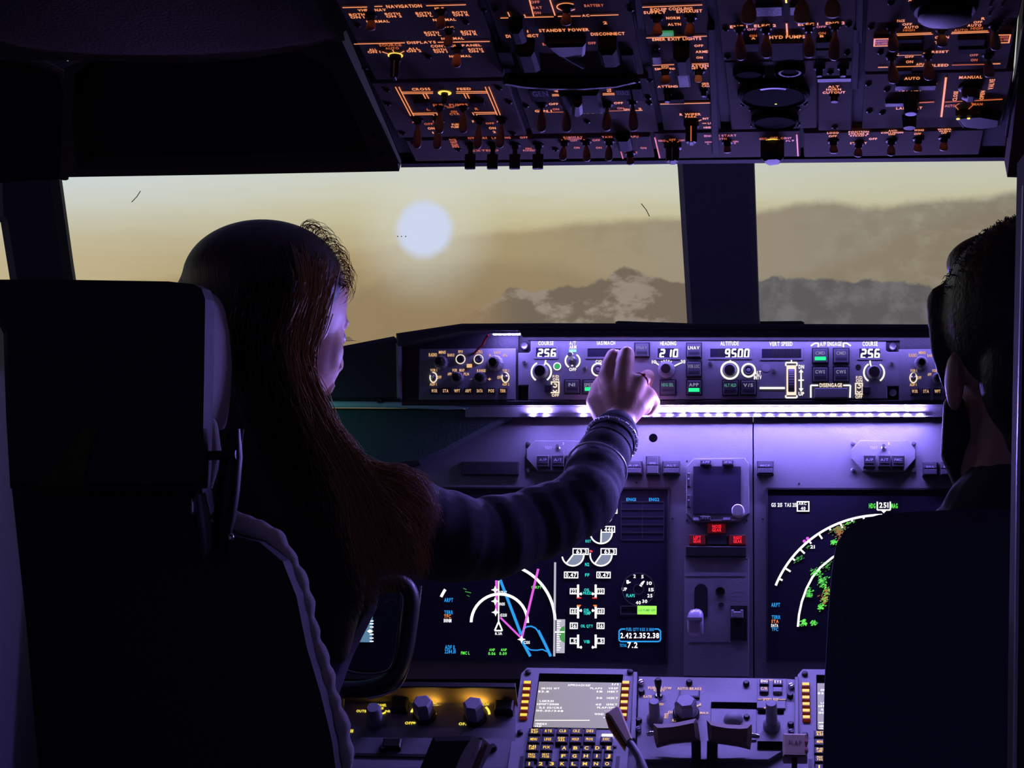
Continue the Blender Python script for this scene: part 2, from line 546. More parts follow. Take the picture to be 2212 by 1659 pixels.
def build_screen():
    na, nz = 160, 24; A0, A1, Z0, Z1 = R(-70), R(70), 0.35, 2.35
    V = []; F = []; UV = []
    for j in range(nz + 1):
        for i in range(na + 1):
            a = A0 + (A1 - A0) * i / na; z = Z0 + (Z1 - Z0) * j / nz
            V.append((SCX + SCR * math.sin(a), SCY + SCR * math.cos(a), z))
            UV.append(((a - a_l) / (a_r - a_l), (z - z_b) / (z_t - z_b)))
    for j in range(nz):
        for i in range(na):
            k = j * (na + 1) + i; F.append((k + 1, k, k + na + 1, k + na + 2))
    me = bpy.data.meshes.new('projection_screen'); me.from_pydata(V, [], F)
    uv = me.uv_layers.new(name='picture')
    for l in me.loops: uv.data[l.index].uv = UV[l.vertex_index]
    me.shade_smooth()
    m = bpy.data.materials.new('projected_picture'); m.use_nodes = True
    nt = m.node_tree; N = nt.nodes; L = nt.links; N.clear()
    def put(sock, v):
        if isinstance(v, bpy.types.NodeSocket): L.new(v, sock)
        else: sock.default_value = v
    def math_(op, a, b=0.0, c=None, clamp=False):
        n = N.new('ShaderNodeMath'); n.operation = op; n.use_clamp = clamp
        put(n.inputs[0], a); put(n.inputs[1], b)
        if c is not None: put(n.inputs[2], c)
        return n.outputs[0]
    def step(x, lo, hi):
        n = N.new('ShaderNodeMapRange'); n.interpolation_type = 'SMOOTHSTEP'
        put(n.inputs[0], x); n.inputs[1].default_value = lo; n.inputs[2].default_value = hi
        return n.outputs[0]
    def mix(f, a, b):
        n = N.new('ShaderNodeMix'); n.data_type = 'RGBA'; put(n.inputs[0], f)
        for s_, v in ((n.inputs[6], a), (n.inputs[7], b)):
            if isinstance(v, str): s_.default_value = (*lin(v), 1)
            else: L.new(v, s_)
        return n.outputs[2]
    def ramp(x, stops):
        n = N.new('ShaderNodeValToRGB'); L.new(x, n.inputs[0]); e = n.color_ramp.elements
        while len(e) < len(stops): e.new(.5)
        for q, (p, c) in zip(e, stops): q.position = p; q.color = (*lin(c), 1)
        return n.outputs[0]
    def noise(scale, det=6, sx=1, sy=1, rot=0):
        mp = N.new('ShaderNodeMapping'); L.new(uvn.outputs[0], mp.inputs[0])
        mp.inputs['Scale'].default_value = (sx, sy, 1); mp.inputs['Rotation'].default_value = (0, 0, rot)
        n = N.new('ShaderNodeTexNoise'); L.new(mp.outputs[0], n.inputs['Vector'])
        n.inputs['Scale'].default_value = scale; n.inputs['Detail'].default_value = det; n.inputs['Roughness'].default_value = .6
        return n.outputs[0]
    def curve(x, pts):
        n = N.new('ShaderNodeFloatCurve'); c = n.mapping.curves[0]
        pts = [(min(1, max(0, px / 2212)), min(1, max(0, (720 - py) / 380))) for px, py in pts]
        c.points[0].location = pts[0]; c.points[1].location = pts[-1]
        for p in pts[1:-1]: c.points.new(*p)
        for p in c.points: p.handle_type = 'AUTO_CLAMPED'
        n.mapping.update(); L.new(x, n.inputs[1]); return n.outputs[0]
    uvn = N.new('ShaderNodeUVMap'); uvn.uv_map = 'picture'
    sp = N.new('ShaderNodeSeparateXYZ'); L.new(uvn.outputs[0], sp.inputs[0])
    s, t = sp.outputs[0], sp.outputs[1]
    n1 = noise(2.6, 6, 5.8, 1); n2 = noise(9, 8, 5.8, 1); n3 = noise(5, 5, 2.0, 2.4)
    tn = math_('ADD', t, math_('MULTIPLY', math_('SUBTRACT', n3, .5), .16))
    sky = ramp(tn, [(0, '9c8666'), (.28, 'ac9870'), (.5, 'bfb086'), (.66, 'cdc59e'), (.82, 'd5d5c0'), (1, 'd2d9d4')])
    sky = mix(math_('MULTIPLY', step(s, .42, .0), math_('MULTIPLY', step(t, .3, .95), .75)), sky, 'd6e2e8')
    sky = mix(math_('MULTIPLY', step(s, .30, .05), math_('MULTIPLY', step(t, .75, .2), .55)), sky, 'dcd0a8')
    sky = mix(math_('MULTIPLY', step(s, .55, .95), .35), sky, 'b9b48e')
    # far ridge
    r1 = curve(s, [(0, 640), (500, 585), (760, 540), (900, 520), (1000, 503), (1150, 490), (1280, 474), (1400, 468), (1480, 463), (1640, 452), (1780, 433), (1900, 446), (2000, 434), (2100, 432), (2212, 418)])
    r1 = math_('ADD', r1, math_('MULTIPLY', math_('SUBTRACT', n2, .5), .05))
    m1 = step(math_('SUBTRACT', r1, t), -.015, .05)
    far = ramp(s, [(0, 'c2ad84'), (.3, 'b8a478'), (.5, 'ad9b76'), (.66, 'a39780'), (.75, '9b907c'), (1, '8d8676')])
    far = mix(math_('MULTIPLY', step(t, .55, .05), math_('MULTIPLY', step(s, .75, .45), .75)), far, '9f8662')
    streak = noise(9, 5, 4, 1.1, .55)
    far = mix(math_('MULTIPLY', math_('MULTIPLY', step(streak, .45, .68), .55), step(s, .74, .9)), far, 'a8a291')
    far = mix(math_('MULTIPLY', step(n1, .52, .72), .22), far, '7f7560')
    pic = mix(m1, sky, far)
    # middle fold
    r15 = curve(s, [(0, 720), (600, 700), (900, 560), (1050, 548), (1250, 575), (1350, 610), (1500, 700), (1640, 600), (1800, 570), (1950, 500), (2100, 455), (2212, 425)])
    m15 = math_('MULTIPLY', step(math_('SUBTRACT', math_('ADD', r15, math_('MULTIPLY', math_('SUBTRACT', n1, .5), .12)), t), -.02, .10), .35)
    pic = mix(m15, pic, '857458')
    # near mountain
    r2 = curve(s, [(0, 720), (880, 716), (960, 690), (1020, 668), (1075, 640), (1110, 615), (1150, 628), (1200, 622), (1240, 616), (1290, 606), (1320, 592), (1350, 578), (1375, 582), (1410, 596), (1480, 610), (1560, 640), (1640, 612), (1690, 598), (1760, 603), (1900, 607), (1960, 612), (2035, 624), (2212, 640)])
    r2 = math_('ADD', r2, math_('MULTIPLY', math_('SUBTRACT', n2, .5), .09))
    m2 = math_('MULTIPLY', step(math_('SUBTRACT', r2, t), -.004, .018), step(s, .38, .50))
    snow = math_('MULTIPLY', step(noise(3.4, 9, 5.8, 1.6, .25), .50, .60), step(s, .70, .62))
    near = mix(snow, '776b5c', '9a8e80')
    near = mix(step(s, .68, .73), near, mix(step(noise(6, 7, 5.8, 1), .42, .66), '605d5e', '757274'))
    near = mix(math_('MULTIPLY', step(s, .52, .44), .8), near, 'a08460')
    pic = mix(m2, pic, near)
    # sun
    dx = math_('MULTIPLY', math_('SUBTRACT', s, 910 / 2212), 2212.0); dy = math_('MULTIPLY', math_('SUBTRACT', t, (720 - 497) / 380), 380.0)
    dist = math_('SQRT', math_('ADD', math_('MULTIPLY', dx, dx), math_('MULTIPLY', dy, dy)))
    dist = math_('ADD', dist, math_('MULTIPLY', math_('SUBTRACT', n1, .5), 30.0))
    pic = mix(math_('MULTIPLY', step(dist, 190, 50), .45), pic, 'dfe2d6')
    pic = mix(step(dist, 72, 46), pic, 'd6dff8')
    # cloth weave and small dirt of the screen itself
    wv = N.new('ShaderNodeTexWave'); wv.bands_direction = 'Y'; wv.inputs['Scale'].default_value = 40; wv.inputs['Distortion'].default_value = 1.5
    L.new(uvn.outputs[0], wv.inputs['Vector'])
    pic = mix(math_('MULTIPLY', wv.outputs[1], .03), pic, '6b6555')
    pic = mix(math_('MULTIPLY', step(noise(60, 3, 5.8, 1), .70, .78), .2), pic, '4f4a40')
    e = N.new('ShaderNodeEmission'); L.new(pic, e.inputs[0]); e.inputs[1].default_value = 0.92
    o = N.new('ShaderNodeOutputMaterial'); L.new(e.outputs[0], o.inputs[0])
    me.materials.append(m)
    ob = bpy.data.objects.new('projection_screen', me); place(ob, Matrix())
    setup(ob, 'curved projection screen outside the windows showing hazy mountains and a low sun', 'screen')
build_screen()

# scratches and specks on the screen cloth
mk = MB(WORLD)
def on_screen(px, py, off=.004):
    a, z = screen_hit(px, py); return (SCX + (SCR - off) * math.sin(a), SCY + (SCR - off) * math.cos(a), z)
for p, q in (((284, 437), (303, 413)), ((1385, 440), (1403, 468))):
    mk.tube([on_screen(*p), on_screen((p[0] + q[0]) / 2 + 2, (p[1] + q[1]) / 2), on_screen(*q)], .0011, 5)
for x in (859, 867, 876): mk.ell(on_screen(x, 511), .0016, 8, 6)
solo('screen_scratches', mk, mat('scratch_grey', '6d6a58', .9), kind='stuff')

# ---- floor, walls, ceiling
def sbox(name, a0, a1, b0, b1, c0, c1, m, kind='structure'):
    return solo(name, MB(WORLD).box(a0, a1, b0, b1, c0, c1), m, kind=kind)
sbox('floor', -1.2, 1.2, -.6, 3.9, -.05, 0, FLOORM)
WALLM = mat('side_wall_paint', '6a6672', .7, bump=.3, scale=200)
wl = thing('wall_left', None, None, Vector((-.97, 2, 0)), kind='structure')
part(wl, 'lower_wall', MB(WORLD).box(-1.0, -.955, 1.0, 3.3, 0, 1.155), WALLM, Matrix())
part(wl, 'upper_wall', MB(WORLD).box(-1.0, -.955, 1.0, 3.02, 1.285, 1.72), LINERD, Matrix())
sbox('wall_right', .98, 1.02, .2, 3.9, 0, 1.72, LINER)
sbox('ceiling', -1.0, 1.0, .2, 2.0, 1.66, 1.70, LINER)
sbox('wall_front', -1.0, 1.0, 3.75, 3.80, 0, .98, BLACK)

# ceiling liner over the captain's window, with its rounded recess
FN = Frame(P3(500, 375, 2.62), (1, 0, 0), (0, -math.sin(R(38)), math.cos(R(38))))
def pring(fr, outer, inner, c0, c1):
    """a rim between two outlines with the same number of points"""
    mb = MB(fr); n = len(outer)
    O = [fr.at(*p) for p in outer]; I = [fr.at(*p) for p in inner]
    V = [(*p, c1) for p in O] + [(*p, c1) for p in I] + [(*p, c0) for p in O] + [(*p, c0) for p in I]
    F = []
    for i in range(n):
        j = (i + 1) % n
        F += [(i, j, n + j, n + i), (n + i, n + j, 3 * n + j, 3 * n + i), (j, i, 2 * n + i, 2 * n + j), (2 * n + i, 3 * n + i, 3 * n + j, 2 * n + j)]
    return mb.add(V, F)
OUT = [(132, 383), (500, 377), (862, 370), (858, 345), (815, 255), (727, 76), (640, 84), (430, 100), (250, 122), (180, 130), (140, 146), (134, 270)]
INN = [(168, 368), (500, 362), (806, 352), (790, 310), (748, 215), (712, 150), (650, 113), (430, 113), (250, 124), (190, 136), (160, 160), (155, 270)]
ln = thing('trim_1', None, None, base(FN, 500, 375), kind='structure')
part(ln, 'liner_rim', pring(FN, OUT, INN, -.045, 0), LINER)
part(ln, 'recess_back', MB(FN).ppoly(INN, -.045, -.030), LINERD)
mb = MB(FN)
for x, y in ((712, 118), (806, 290), (824, 330)): mb.pdisc(x, y, 5, 0, .002, 12)
part(ln, 'screw', mb, BLACK)
mb = MB(FN).ppoly([(729, 74), (735, 72), (866, 350), (858, 345), (815, 255)], -.02, .006)
part(ln, 'edge_strip', mb, mat('liner_edge', '5a5560', .6))
FK = Frame(P3(430, 112, 2.44), (1, 0, 0), (0, -math.cos(R(16)), math.sin(R(16))))
ck = thing('trim_2', None, None, base(FK, 430, 112), kind='structure')
part(ck, 'ceiling_panel', MB(FK).ppoly([(-150, 128), (250, 132), (430, 112), (745, 88), (735, 40), (722, -120), (-150, -120)], -.02, 0), LINER)
part(ck, 'ceiling_bulge', MB(FK).ell((*FK.at(330, 20), .0), (.22, .13, .012), 32, 10), LINER, smooth=True)
part(ck, 'grille_knob', MB(FK).plathe(408, 0, [(30, 0), (30, .006), (22, .010)], 24), BLACK)
# rounded side liner left of the window post
FS = Frame(P3(60, 380, 2.9), (1, 0, 0), (0, -math.sin(R(25)), math.cos(R(25))))
sl = thing('trim_3', None, None, base(FS, 60, 380), kind='structure')
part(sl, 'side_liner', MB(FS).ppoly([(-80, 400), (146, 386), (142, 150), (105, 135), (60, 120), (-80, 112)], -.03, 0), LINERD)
part(sl, 'liner_rib', MB(FS).tube([Vector((*FS.at(x, y), .004)) for x, y in ((-60, 116), (40, 122), (95, 136), (135, 156), (150, 200), (146, 300), (140, 384))], .006, 8), LINER, smooth=True)

# ---- window posts
FW = Frame(P3(1553, 520, 3.42), (1, 0, 0), (0, -math.sin(R(20)), math.cos(R(20))))
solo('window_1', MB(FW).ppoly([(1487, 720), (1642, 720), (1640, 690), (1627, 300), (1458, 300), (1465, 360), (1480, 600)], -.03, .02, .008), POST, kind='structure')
FW2 = Frame(P3(90, 490, 3.30), (1, .25, 0), (0, -math.sin(R(12)), math.cos(R(12))))
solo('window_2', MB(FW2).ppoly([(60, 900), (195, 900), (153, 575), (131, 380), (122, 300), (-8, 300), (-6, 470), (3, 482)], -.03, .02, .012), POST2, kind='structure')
FW3 = Frame(P3(1500, 700, 3.36), (1, 0, 0), (0, 0, 1))
solo('trim_4', MB(FW3).ppoly([(1329, 712), (1488, 712), (1488, 698), (1335, 693), (1329, 695)], -.05, 0, .003), BLACK, kind='structure')
solo('trim_5', MB(FW3).ppoly([(1640, 712), (1737, 712), (1737, 696), (1731, 693), (1640, 694)], -.05, 0, .003), BLACK, kind='structure')

# ---- right end of the liner, and the door frame beside the camera
FE = Frame(P3(2190, 370, 2.5), (1, 0, 0), (0, -math.sin(R(30)), math.cos(R(30))))
te = thing('trim_6', None, None, base(FE, 2190, 370), kind='structure')
part(te, 'liner_end', MB(FE).ppoly([(2174, 373), (2290, 376), (2290, -60), (2213, -60), (2196, 190)], -.03, .012), LINER)
part(te, 'edge_strip', MB(FE).ppoly([(2170, 285), (2175, 285), (2213, 40), (2208, 40)], 0, .016), mat('liner_edge_right', '6a6578', .6))
FJ = Frame(P3(2205, 1000, 1.30), (1, 0, 0), (0, 0, 1))
dj = thing('door_1', None, None, base(FJ, 2205, 1000), kind='structure')
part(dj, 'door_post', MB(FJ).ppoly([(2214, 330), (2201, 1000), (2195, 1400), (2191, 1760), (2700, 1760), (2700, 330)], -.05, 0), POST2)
part(dj, 'lit_edge_strip', MB(FJ).ppoly([(2209, 400), (2214, 400), (2203, 1000), (2194, 1760), (2188, 1760), (2196, 1000)], -.004, .003), mat('lit_door_edge', '9a96a8', .45, .3))  # light caught on the jamb edge, put in as a pale strip
# added unseen teal lamp that tints the left end of the glareshield
area_lamp('added_teal_light', P3(560, 905, 3.02), P3(800, 960, 3.14), .10, .02, .035, (.25, .9, .85))

# ================================================================== glareshield and its light strips
gs = thing('glareshield', 'black glareshield hood above the lit mode control panel', 'glareshield', base(FM, 1533, 720))
mb = MB(FM).ppoly([(866, 727), (1006, 706), (1200, 705), (2035, 708), (2600, 711), (2600, 726), (1060, 721), (1010, 722), (868, 750)], -.26, .040, .003)
part(gs, 'hood', mb, HOOD)
part(gs, 'face_left', MB(FM).ppoly([(866, 740), (1010, 718), (1119, 718), (1119, 872), (866, 868)], -.06, -.004), DARK)
part(gs, 'face_right', MB(FM).ppoly([(1944, 718), (2600, 718), (2600, 872), (1944, 872)], -.06, -.004), DARK)
part(gs, 'back_plate', MB(FM).ppoly([(1119, 718), (1944, 718), (1944, 872), (1119, 872)], -.06, -.012), DARK)
part(gs, 'lower_lip', MB(FM).ppoly([(868, 866), (2600, 864), (2600, 873), (868, 876)], -.05, .001, .0005), BLACK)
wing = MB(FM).ppoly([(640, 772), (735, 748), (850, 726), (866, 742), (868, 868), (640, 867)], -.07, .004, .006)
part(gs, 'side_wing', wing, DARK)
part(gs, 'wing_edge', MB(FM).ppoly([(858, 742), (868, 745), (869, 862), (860, 862)], .000, .012, .003), PANEL2)
part(gs, 'teal_lit_rim', MB(FM).tube([Vector((*FM.at(x, y), -.004)) for x, y in ((620, 872), (800, 873), (900, 875), (960, 879), (1010, 881))], [.0050, .0048, .0046, .0036, .001], 10), TEAL, smooth=True, label='rounded rim with teal light put into its colour')
part(gs, 'underside_plate', MB(FM).ppoly([(1000, 876), (2600, 872), (2600, 897), (1000, 898)], -.0240, -.022), PANEL)
part(gs, 'small_latch', MB(FM).pbox(817, 863, 827, 871, -.004, .008), BLACK)

def led_strip(name, label, xs, y, c, m, lab, tape=None, down=False):
    st = thing(name, label, 'light strip', base(FM, sum(xs) / len(xs), y), 'light strips of the glareshield')
    a0, b0 = FM.at(xs[0] - 12, y); a1, _ = FM.at(xs[-1] + 12, y)
    t = MB(FM)
    if down: t.box(a0, a1, b0 - .0005, b0 + .0008, c - .005, c + .005)
    else: t.box(a0, a1, b0 - .0017, b0 + .0017, c - .0008, c)
    part(st, 'tape', t, METAL)
    me = MB(WORLD).box(-.0026, .0026, -.0015, .0015, 0, .0012, .0003).mesh('light_chip', m)
    for x in xs:
        a, b = FM.at(x, y)
        M = FM.M @ Matrix.Translation((a, b, c))
        if down: M = FM.M @ Matrix.Translation((a, b - .0005, c)) @ Matrix.Rotation(R(90), 4, 'X')
        part(st, 'light_chip', me, None, M)
    return st
LOWX = [1147, 1176, 1257, 1284, 1311, 1338, 1365, 1391, 1415, 1444, 1473, 1499, 1527, 1552, 1580, 1609, 1635, 1662, 1690, 1717, 1745, 1773, 1800, 1829, 1857, 1879, 1907, 1934, 1962, 1989]
led_strip('led_strip', 'bright violet-white strip of small lights under the mode control panel', LOWX, 894, -.0200, E_LEDL, '')
TOPX = [1074, 1084, 1094, 1104, 1114, 1124] + list(range(1150, 2150, 33))
led_strip('led_strip', 'violet strip of small lights tucked under the glareshield hood', TOPX, 724.5, .020, E_LEDT, '', down=True)
part(gs, 'hood_lip', MB(FM).ppoly([(1128, 719), (2600, 722), (2600, 736.5), (1136, 735)], .034, .0395, .001), HOOD)
wire = MB(FM).tube([Vector((*FM.at(x, y), c)) for x, y, c in ((1062, 729, .03), (1054, 737, .026), (1046, 748, .015), (1034, 755, .006), (1024, 764, .0))], .0016, 8)
solo('red_wire', wire, REDW, 'thin red wire dangling beside the left end of the upper light strip', 'wire', smooth=True)

# ================================================================== mode control panel
mc = thing('mode_control_panel', 'wide grey mode control panel with lit white digits and knobs', 'control panel', base(FM, 1533, 800))
face = [(1119, 762), (1142, 762), (1146, 758), (1146, 736), (1914, 738), (1914, 757), (1918, 760), (1944, 760), (1944, 835), (1917, 835), (1917, 862), (1141, 864), (1141, 833), (1119, 833)]
part(mc, 'faceplate', MB(FM).ppoly(face, -.012, 0, .0012), MCPM)
part(mc, 'top_rail', MB(FM).ppoly([(1140, 727), (1944, 728), (1944, 735), (1140, 734)], -.03, -.004), DARK)
mb = MB(FM)
TXT = [('COURSE', 1162.5, 1196, 737.5, 745.5), ('A/T', 1230, 1244, 737.5, 745), ('ARM', 1230, 1245, 746, 753.5), ('OFF', 1229.5, 1245, 794.8, 801.4),
       ('IAS/MACH', 1289.7, 1329, 737, 745), ('C/O', 1286.6, 1300, 778, 784.3), ('HEADING', 1426, 1460.7, 737.6, 745.8), ('10', 1408, 1418, 778.5, 785), ('30', 1470.5, 1480.5, 778, 785),
       ('ALTITUDE', 1556, 1595.7, 737.6, 746.2), ('ALT', 1630, 1644, 801.4, 809.5), ('INTV', 1628.5, 1645, 811, 819.5), ('VERT SPEED', 1662, 1712, 738.4, 747.2), ('DN', 1725, 1737, 788.4, 796.2), ('UP', 1725, 1737, 846.8, 854.4),
       ('A/P ENGAGE', 1771, 1818, 738.4, 747.6), ('COURSE', 1862.8, 1896, 738, 747.4)]
mb.labels(TXT)
mb.parc(1169.5, 803.5, 21.3, 3.4, 116, 236).parc(1169.5, 803.5, 21.3, 3.4, -54, 64).ppath([(1179, 778), (1178, 784), (1175.5, 790)], 3)
mb.parc(1237, 779.5, 15.6, 3.2, 118, 240).parc(1237, 779.5, 15.6, 3.2, -60, 58).parc(1233, 766, 4, 3, 0, 180).pdisc(1236, 789.5, 2, .0006, .001)
mb.parc(1203.7, 791.5, 7.5, 2.0).parc(1292, 798.5, 13.2, 3.2)
mb.pline(1417, 784, 1428, 792, 2.6).pline(1471, 784, 1455, 791.5, 2.6)
for a in (60, 75, 90, 105, 120): mb.pline(1439.7 + 17.5 * math.cos(R(a)), 798.7 - 17.5 * math.sin(R(a)), 1439.7 + 21.5 * math.cos(R(a)), 798.7 - 21.5 * math.sin(R(a)), 2.2)
mb.parc(1576.7, 800, 18.4, 4.0).pline(1577.6, 778, 1577.6, 783, 3).parc(1617, 800, 14, 3.6)
mb.pline(1641, 838.3, 1695.5, 838.3, 4.2)
mb.ppath([(1697.5, 790.5), (1697.5, 783.5), (1721.5, 783.5), (1721.5, 790.5)], 3).pline(1709.6, 777.5, 1709.6, 783, 2.4)
mb.ppath([(1697.5, 854), (1697.5, 859), (1721.5, 859), (1721.5, 854)], 3)
mb.pline(1730.4, 800, 1730.4, 844, 3).pline(1724.5, 821.6, 1736.5, 821.2, 2.6)
mb.ppoly([(1725.5, 804.5), (1735.5, 804.5), (1730.4, 797.5)], .0006, .001).ppoly([(1725.5, 839), (1735.5, 839), (1730.4, 846.5)], .0006, .001)
mb.ppath([(1751.5, 747.5), (1760, 741.5), (1768, 741.5), (1767.5, 750)], 3.4).ppath([(1838, 747.5), (1829.5, 741.5), (1821.5, 741.5), (1822, 750)], 3.4)
mb.ppath([(1751.5, 859), (1751.5, 832.5), (1767.5, 832.5)], 3.2).ppath([(1821.5, 832.5), (1837, 832.5), (1836, 859)], 3.2)
mb.parc(1888, 805, 22, 3.4, 122, 236).parc(1888, 805, 22, 3.4, -54, 55).ppath([(1879.5, 779), (1879.8, 785), (1881.5, 791)], 3)
part(mc, 'lettering', mb, E_WHITE)
mb = MB(FM).labels([('DISENGAGE', 1770.5, 1819, 828, 836), ('F/D', 1194, 1207.5, 810.5, 816), ('ON', 1194, 1207.5, 817, 822.5), ('OFF', 1191.8, 1207.5, 851, 856.8), ('F/D', 1849, 1862.8, 812.6, 818.6), ('ON', 1849, 1862.8, 819.4, 825.6), ('OFF', 1847.6, 1862.6, 854, 860.6)])
mb.pframe(1190, 824, 1208.6, 849.5, 2.6, .0006, .0012).pframe(1847, 827, 1864, 852.6, 2.6, .0006, .0012).pline(1180, 845, 1190, 845, 2)
mb.parc(1199, 833, 3.6, 2.4, 200, 480).parc(1199, 842.5, 3.6, 2.2, 180, 360).parc(1855.5, 835, 3.4, 2.4, 200, 480).parc(1855.5, 844.5, 3.4, 2.2, 180, 360)
part(mc, 'switch_lettering', mb, E_CREAM, label='peach-lit flight director lettering')
def window(x0, y0, x1, y1, txt=None, tx=None, blank=None):
    wd = thing_part(mc, 'digit_window', MB(FM).pframe(x0, y0, x1, y1, 4.2, -.002, .0012), MCPM)
    part(wd, 'window_glass', MB(FM).pbox(x0 + 4, y0 + 4, x1 - 4, y1 - 4, -.001, .0003), GLASS)
    if txt: part(wd, 'digits', MB(FM).pseg(txt, *tx, c=.0005), E_DIGIT)
    if blank: part(wd, 'unlit_digits', MB(FM).pseg(*blank, c=.0004), S_BLACK)
def thing_part(parent, name, mb, m, M=None, label=None, smooth=False):
    return part(parent, name, mb, m, M, label, smooth)
window(1153.7, 747, 1205.6, 775, '256', (1162.5, 1201, 755, 770.6))
window(1265, 748.5, 1359.4, 775, '142', (1321, 1355, 755.5, 771))
window(1416.6, 748.5, 1468.8, 776.3, '210', (1426, 1465, 755.5, 771))
window(1530, 749, 1624, 776, '9500', (1567, 1618.5, 755, 772), ('8', 1552, 1562, 756, 771))
window(1641.4, 749.7, 1734.8, 777.9, None, None, ('8888', 1668, 1726, 756, 771))
window(1852, 749, 1906, 777, '256', (1860.6, 1900.5, 755.4, 772.6))

def push_button(x0, y0, x1, y1, txt, lit=None, tm=None, bright=False):
    b = part(mc, 'push_button', MB(FM).pbox(x0 + 1.5, y0 + 1.5, x1 - 1.5, y1 - 1.5, 0, .0050, .0010), BTN)
    part(b, 'button_guard', MB(FM).pframe(x0 - 1, y0 - 1, x1 + 1, y1 + 1, 1.8, -.0004, .0016), BLACK)
    wd = min(x1 - x0 - 8, 7.0 * len(txt)); xc = (x0 + x1) / 2 - .5
    part(b, 'lettering', MB(FM).ptext(txt, xc - wd / 2, xc + wd / 2, y0 + 7.5, y0 + 14.5, .0053), tm or E_DIMW)
    if lit: part(b, 'light_bar', MB(FM).pbox(x0 + 5, y1 - 14.5, x1 - 5, y1 - 6.5, .0048, .0054), lit)
    else: part(b, 'light_bar', MB(FM).pbox(x0 + 5, y1 - 12.5, x1 - 5, y1 - 7.5, .0048, .0053), KEYM)
push_button(1220, 820.6, 1253, 851, 'N1')
push_button(1259, 821, 1292, 851.5, 'SPEED', E_GREEN)
push_button(1371, 740.7, 1403, 772.5, 'VNAV', tm=E_DIMW)
push_button(1483, 741, 1515.6, 773.6, 'LNAV', tm=E_WHITE)
push_button(1483, 781, 1515.6, 815, 'VOR LOC')
push_button(1483, 821, 1516, 853.6, 'APP', E_GREEN)
E_GDIM = emis('dim_green_lettering', '6fb8a8', .6)
push_button(1426, 821, 1460, 854, 'HDG SEL', tm=E_GDIM)
push_button(1561, 821.7, 1595, 855, 'ALT HLD', tm=E_GDIM)
push_button(1600, 821.7, 1634, 854, 'V/S')
push_button(1755, 752.5, 1789, 785.8, 'CMD', E_GREEN)
push_button(1800, 752.5, 1834, 785.8, 'CMD')
push_button(1755, 793, 1789, 826, 'CWS')
push_button(1800, 793, 1834, 826, 'CWS')
part(mc, 'armed_light', MB(FM).pbox(1229.5, 755.3, 1245, 760.6, 0, .0012, .0003), E_CYAN, label='lit cyan autothrottle light')
def knob(x, y, r, h, m=KNOB, skirt=1.28, name='knob', parent=None, fr=FM, flute=0, amp=.0, cap=None):
    k = part(parent or mc, name, MB(fr).plathe(x, y, [(r * skirt, 0), (r * skirt, .004), (r * 1.05, .006), (r, h - .0012), (r - 1.6, h)], 32, flute, amp), m, smooth=True)
    if cap: part(k, 'knob_cap', MB(fr).plathe(x, y, [(r - 2.2, h), (r - 2.6, h + .0006)], 28), cap)
    return k
KCAP = mat('knob_cap', '3a2f36', .45)
knob(1169, 803, 13.6, .017, KNOBG, 1.15, cap=KNOB)
knob(1439.7, 798.7, 12.4, .016, KNOBG, 1.5, flute=12, amp=.04, cap=KCAP)
knob(1576.7, 800.5, 12.6, .016, KNOBG, 1.15, cap=KCAP)
knob(1888, 805, 13.6, .016, KNOBG, 1.1, cap=KCAP)
knob(1333, 806, 12.4, .012, KNOBG, 1.4, cap=KCAP)
for x, y, r in ((1292, 798.5, 10), (1617, 800, 10.5)):
    b = part(mc, 'round_button', MB(FM).plathe(x, y, [(r, 0), (r, .003), (r - 2, .0042), (r - 5, .0030), (r - 6, .0030)], 28), BTN, smooth=True)
    part(b, 'button_dimple', MB(FM).plathe(x, y, [(4.5, .003), (4.5, .0036), (3.2, .004)], 20), KNOBG)
part(mc, 'green_lamp', MB(FM).pdisc(1203.7, 791.5, 5.4, 0, .0022, 20, .0006), E_GREEND)
tg = part(mc, 'toggle_switch', MB(FM).plathe(1237, 779.5, [(9, 0), (9, .0012), (5.5, .002), (5.5, .006)], 20), METAL)
a, b = FM.at(1237, 779.5)
part(tg, 'lever', MB(FM).tube([(a, b, .004), (a - .001, b + .004, .014), (a - .0016, b + .0065, .021)], [.0022, .0026, .0034], 10), METAL, smooth=True)
for x, y, s_ in ((1185, 838, -1), (1871, 842, 1)):
    part(mc, 'flight_director_switch', MB(FM).pbox(x - 8, y - 7, x + 8, y + 9, 0, .004, .001), KEYM)
wh = part(mc, 'vertical_speed_wheel', MB(FM).pbox(1703, 793, 1716, 850, -.004, .001), BLACK)
tw = MB(FM); a0, a1, b0, b1 = FM.rect(1703.5, 796, 1715.5, 848)
for i in range(14):
    t0 = -math.pi / 2 + math.pi * i / 14; t1 = t0 + math.pi / 14 * .72; rr = (b1 - b0) / 2; bc = (b0 + b1) / 2
    tw.add([(a0, bc + rr * math.sin(t0), rr * .30 * math.cos(t0)), (a1, bc + rr * math.sin(t0), rr * .30 * math.cos(t0)), (a1, bc + rr * math.sin(t1), rr * .30 * math.cos(t1)), (a0, bc + rr * math.sin(t1), rr * .30 * math.cos(t1)),
            (a0, bc + rr * math.sin(t0), -.002), (a1, bc + rr * math.sin(t0), -.002), (a1, bc + rr * math.sin(t1), -.002), (a0, bc + rr * math.sin(t1), -.002)],
           [(0, 1, 2, 3), (0, 4, 5, 1), (1, 5, 6, 2), (2, 6, 7, 3), (3, 7, 4, 0)])
part(wh, 'wheel_ridges', tw, KNOBG)
part(wh, 'lit_rim', MB(FM).pframe(1699, 789.5, 1720, 853.6, 3.4, 0, .0012).pbox(1702, 792, 1717, 798, 0, .0012).pbox(1702, 846, 1717, 851, 0, .0012), E_CREAM)
part(mc, 'disengage_bar', MB(FM).pbox(1758.6, 838.6, 1831.7, 860, 0, .006, .0012), MCPM)
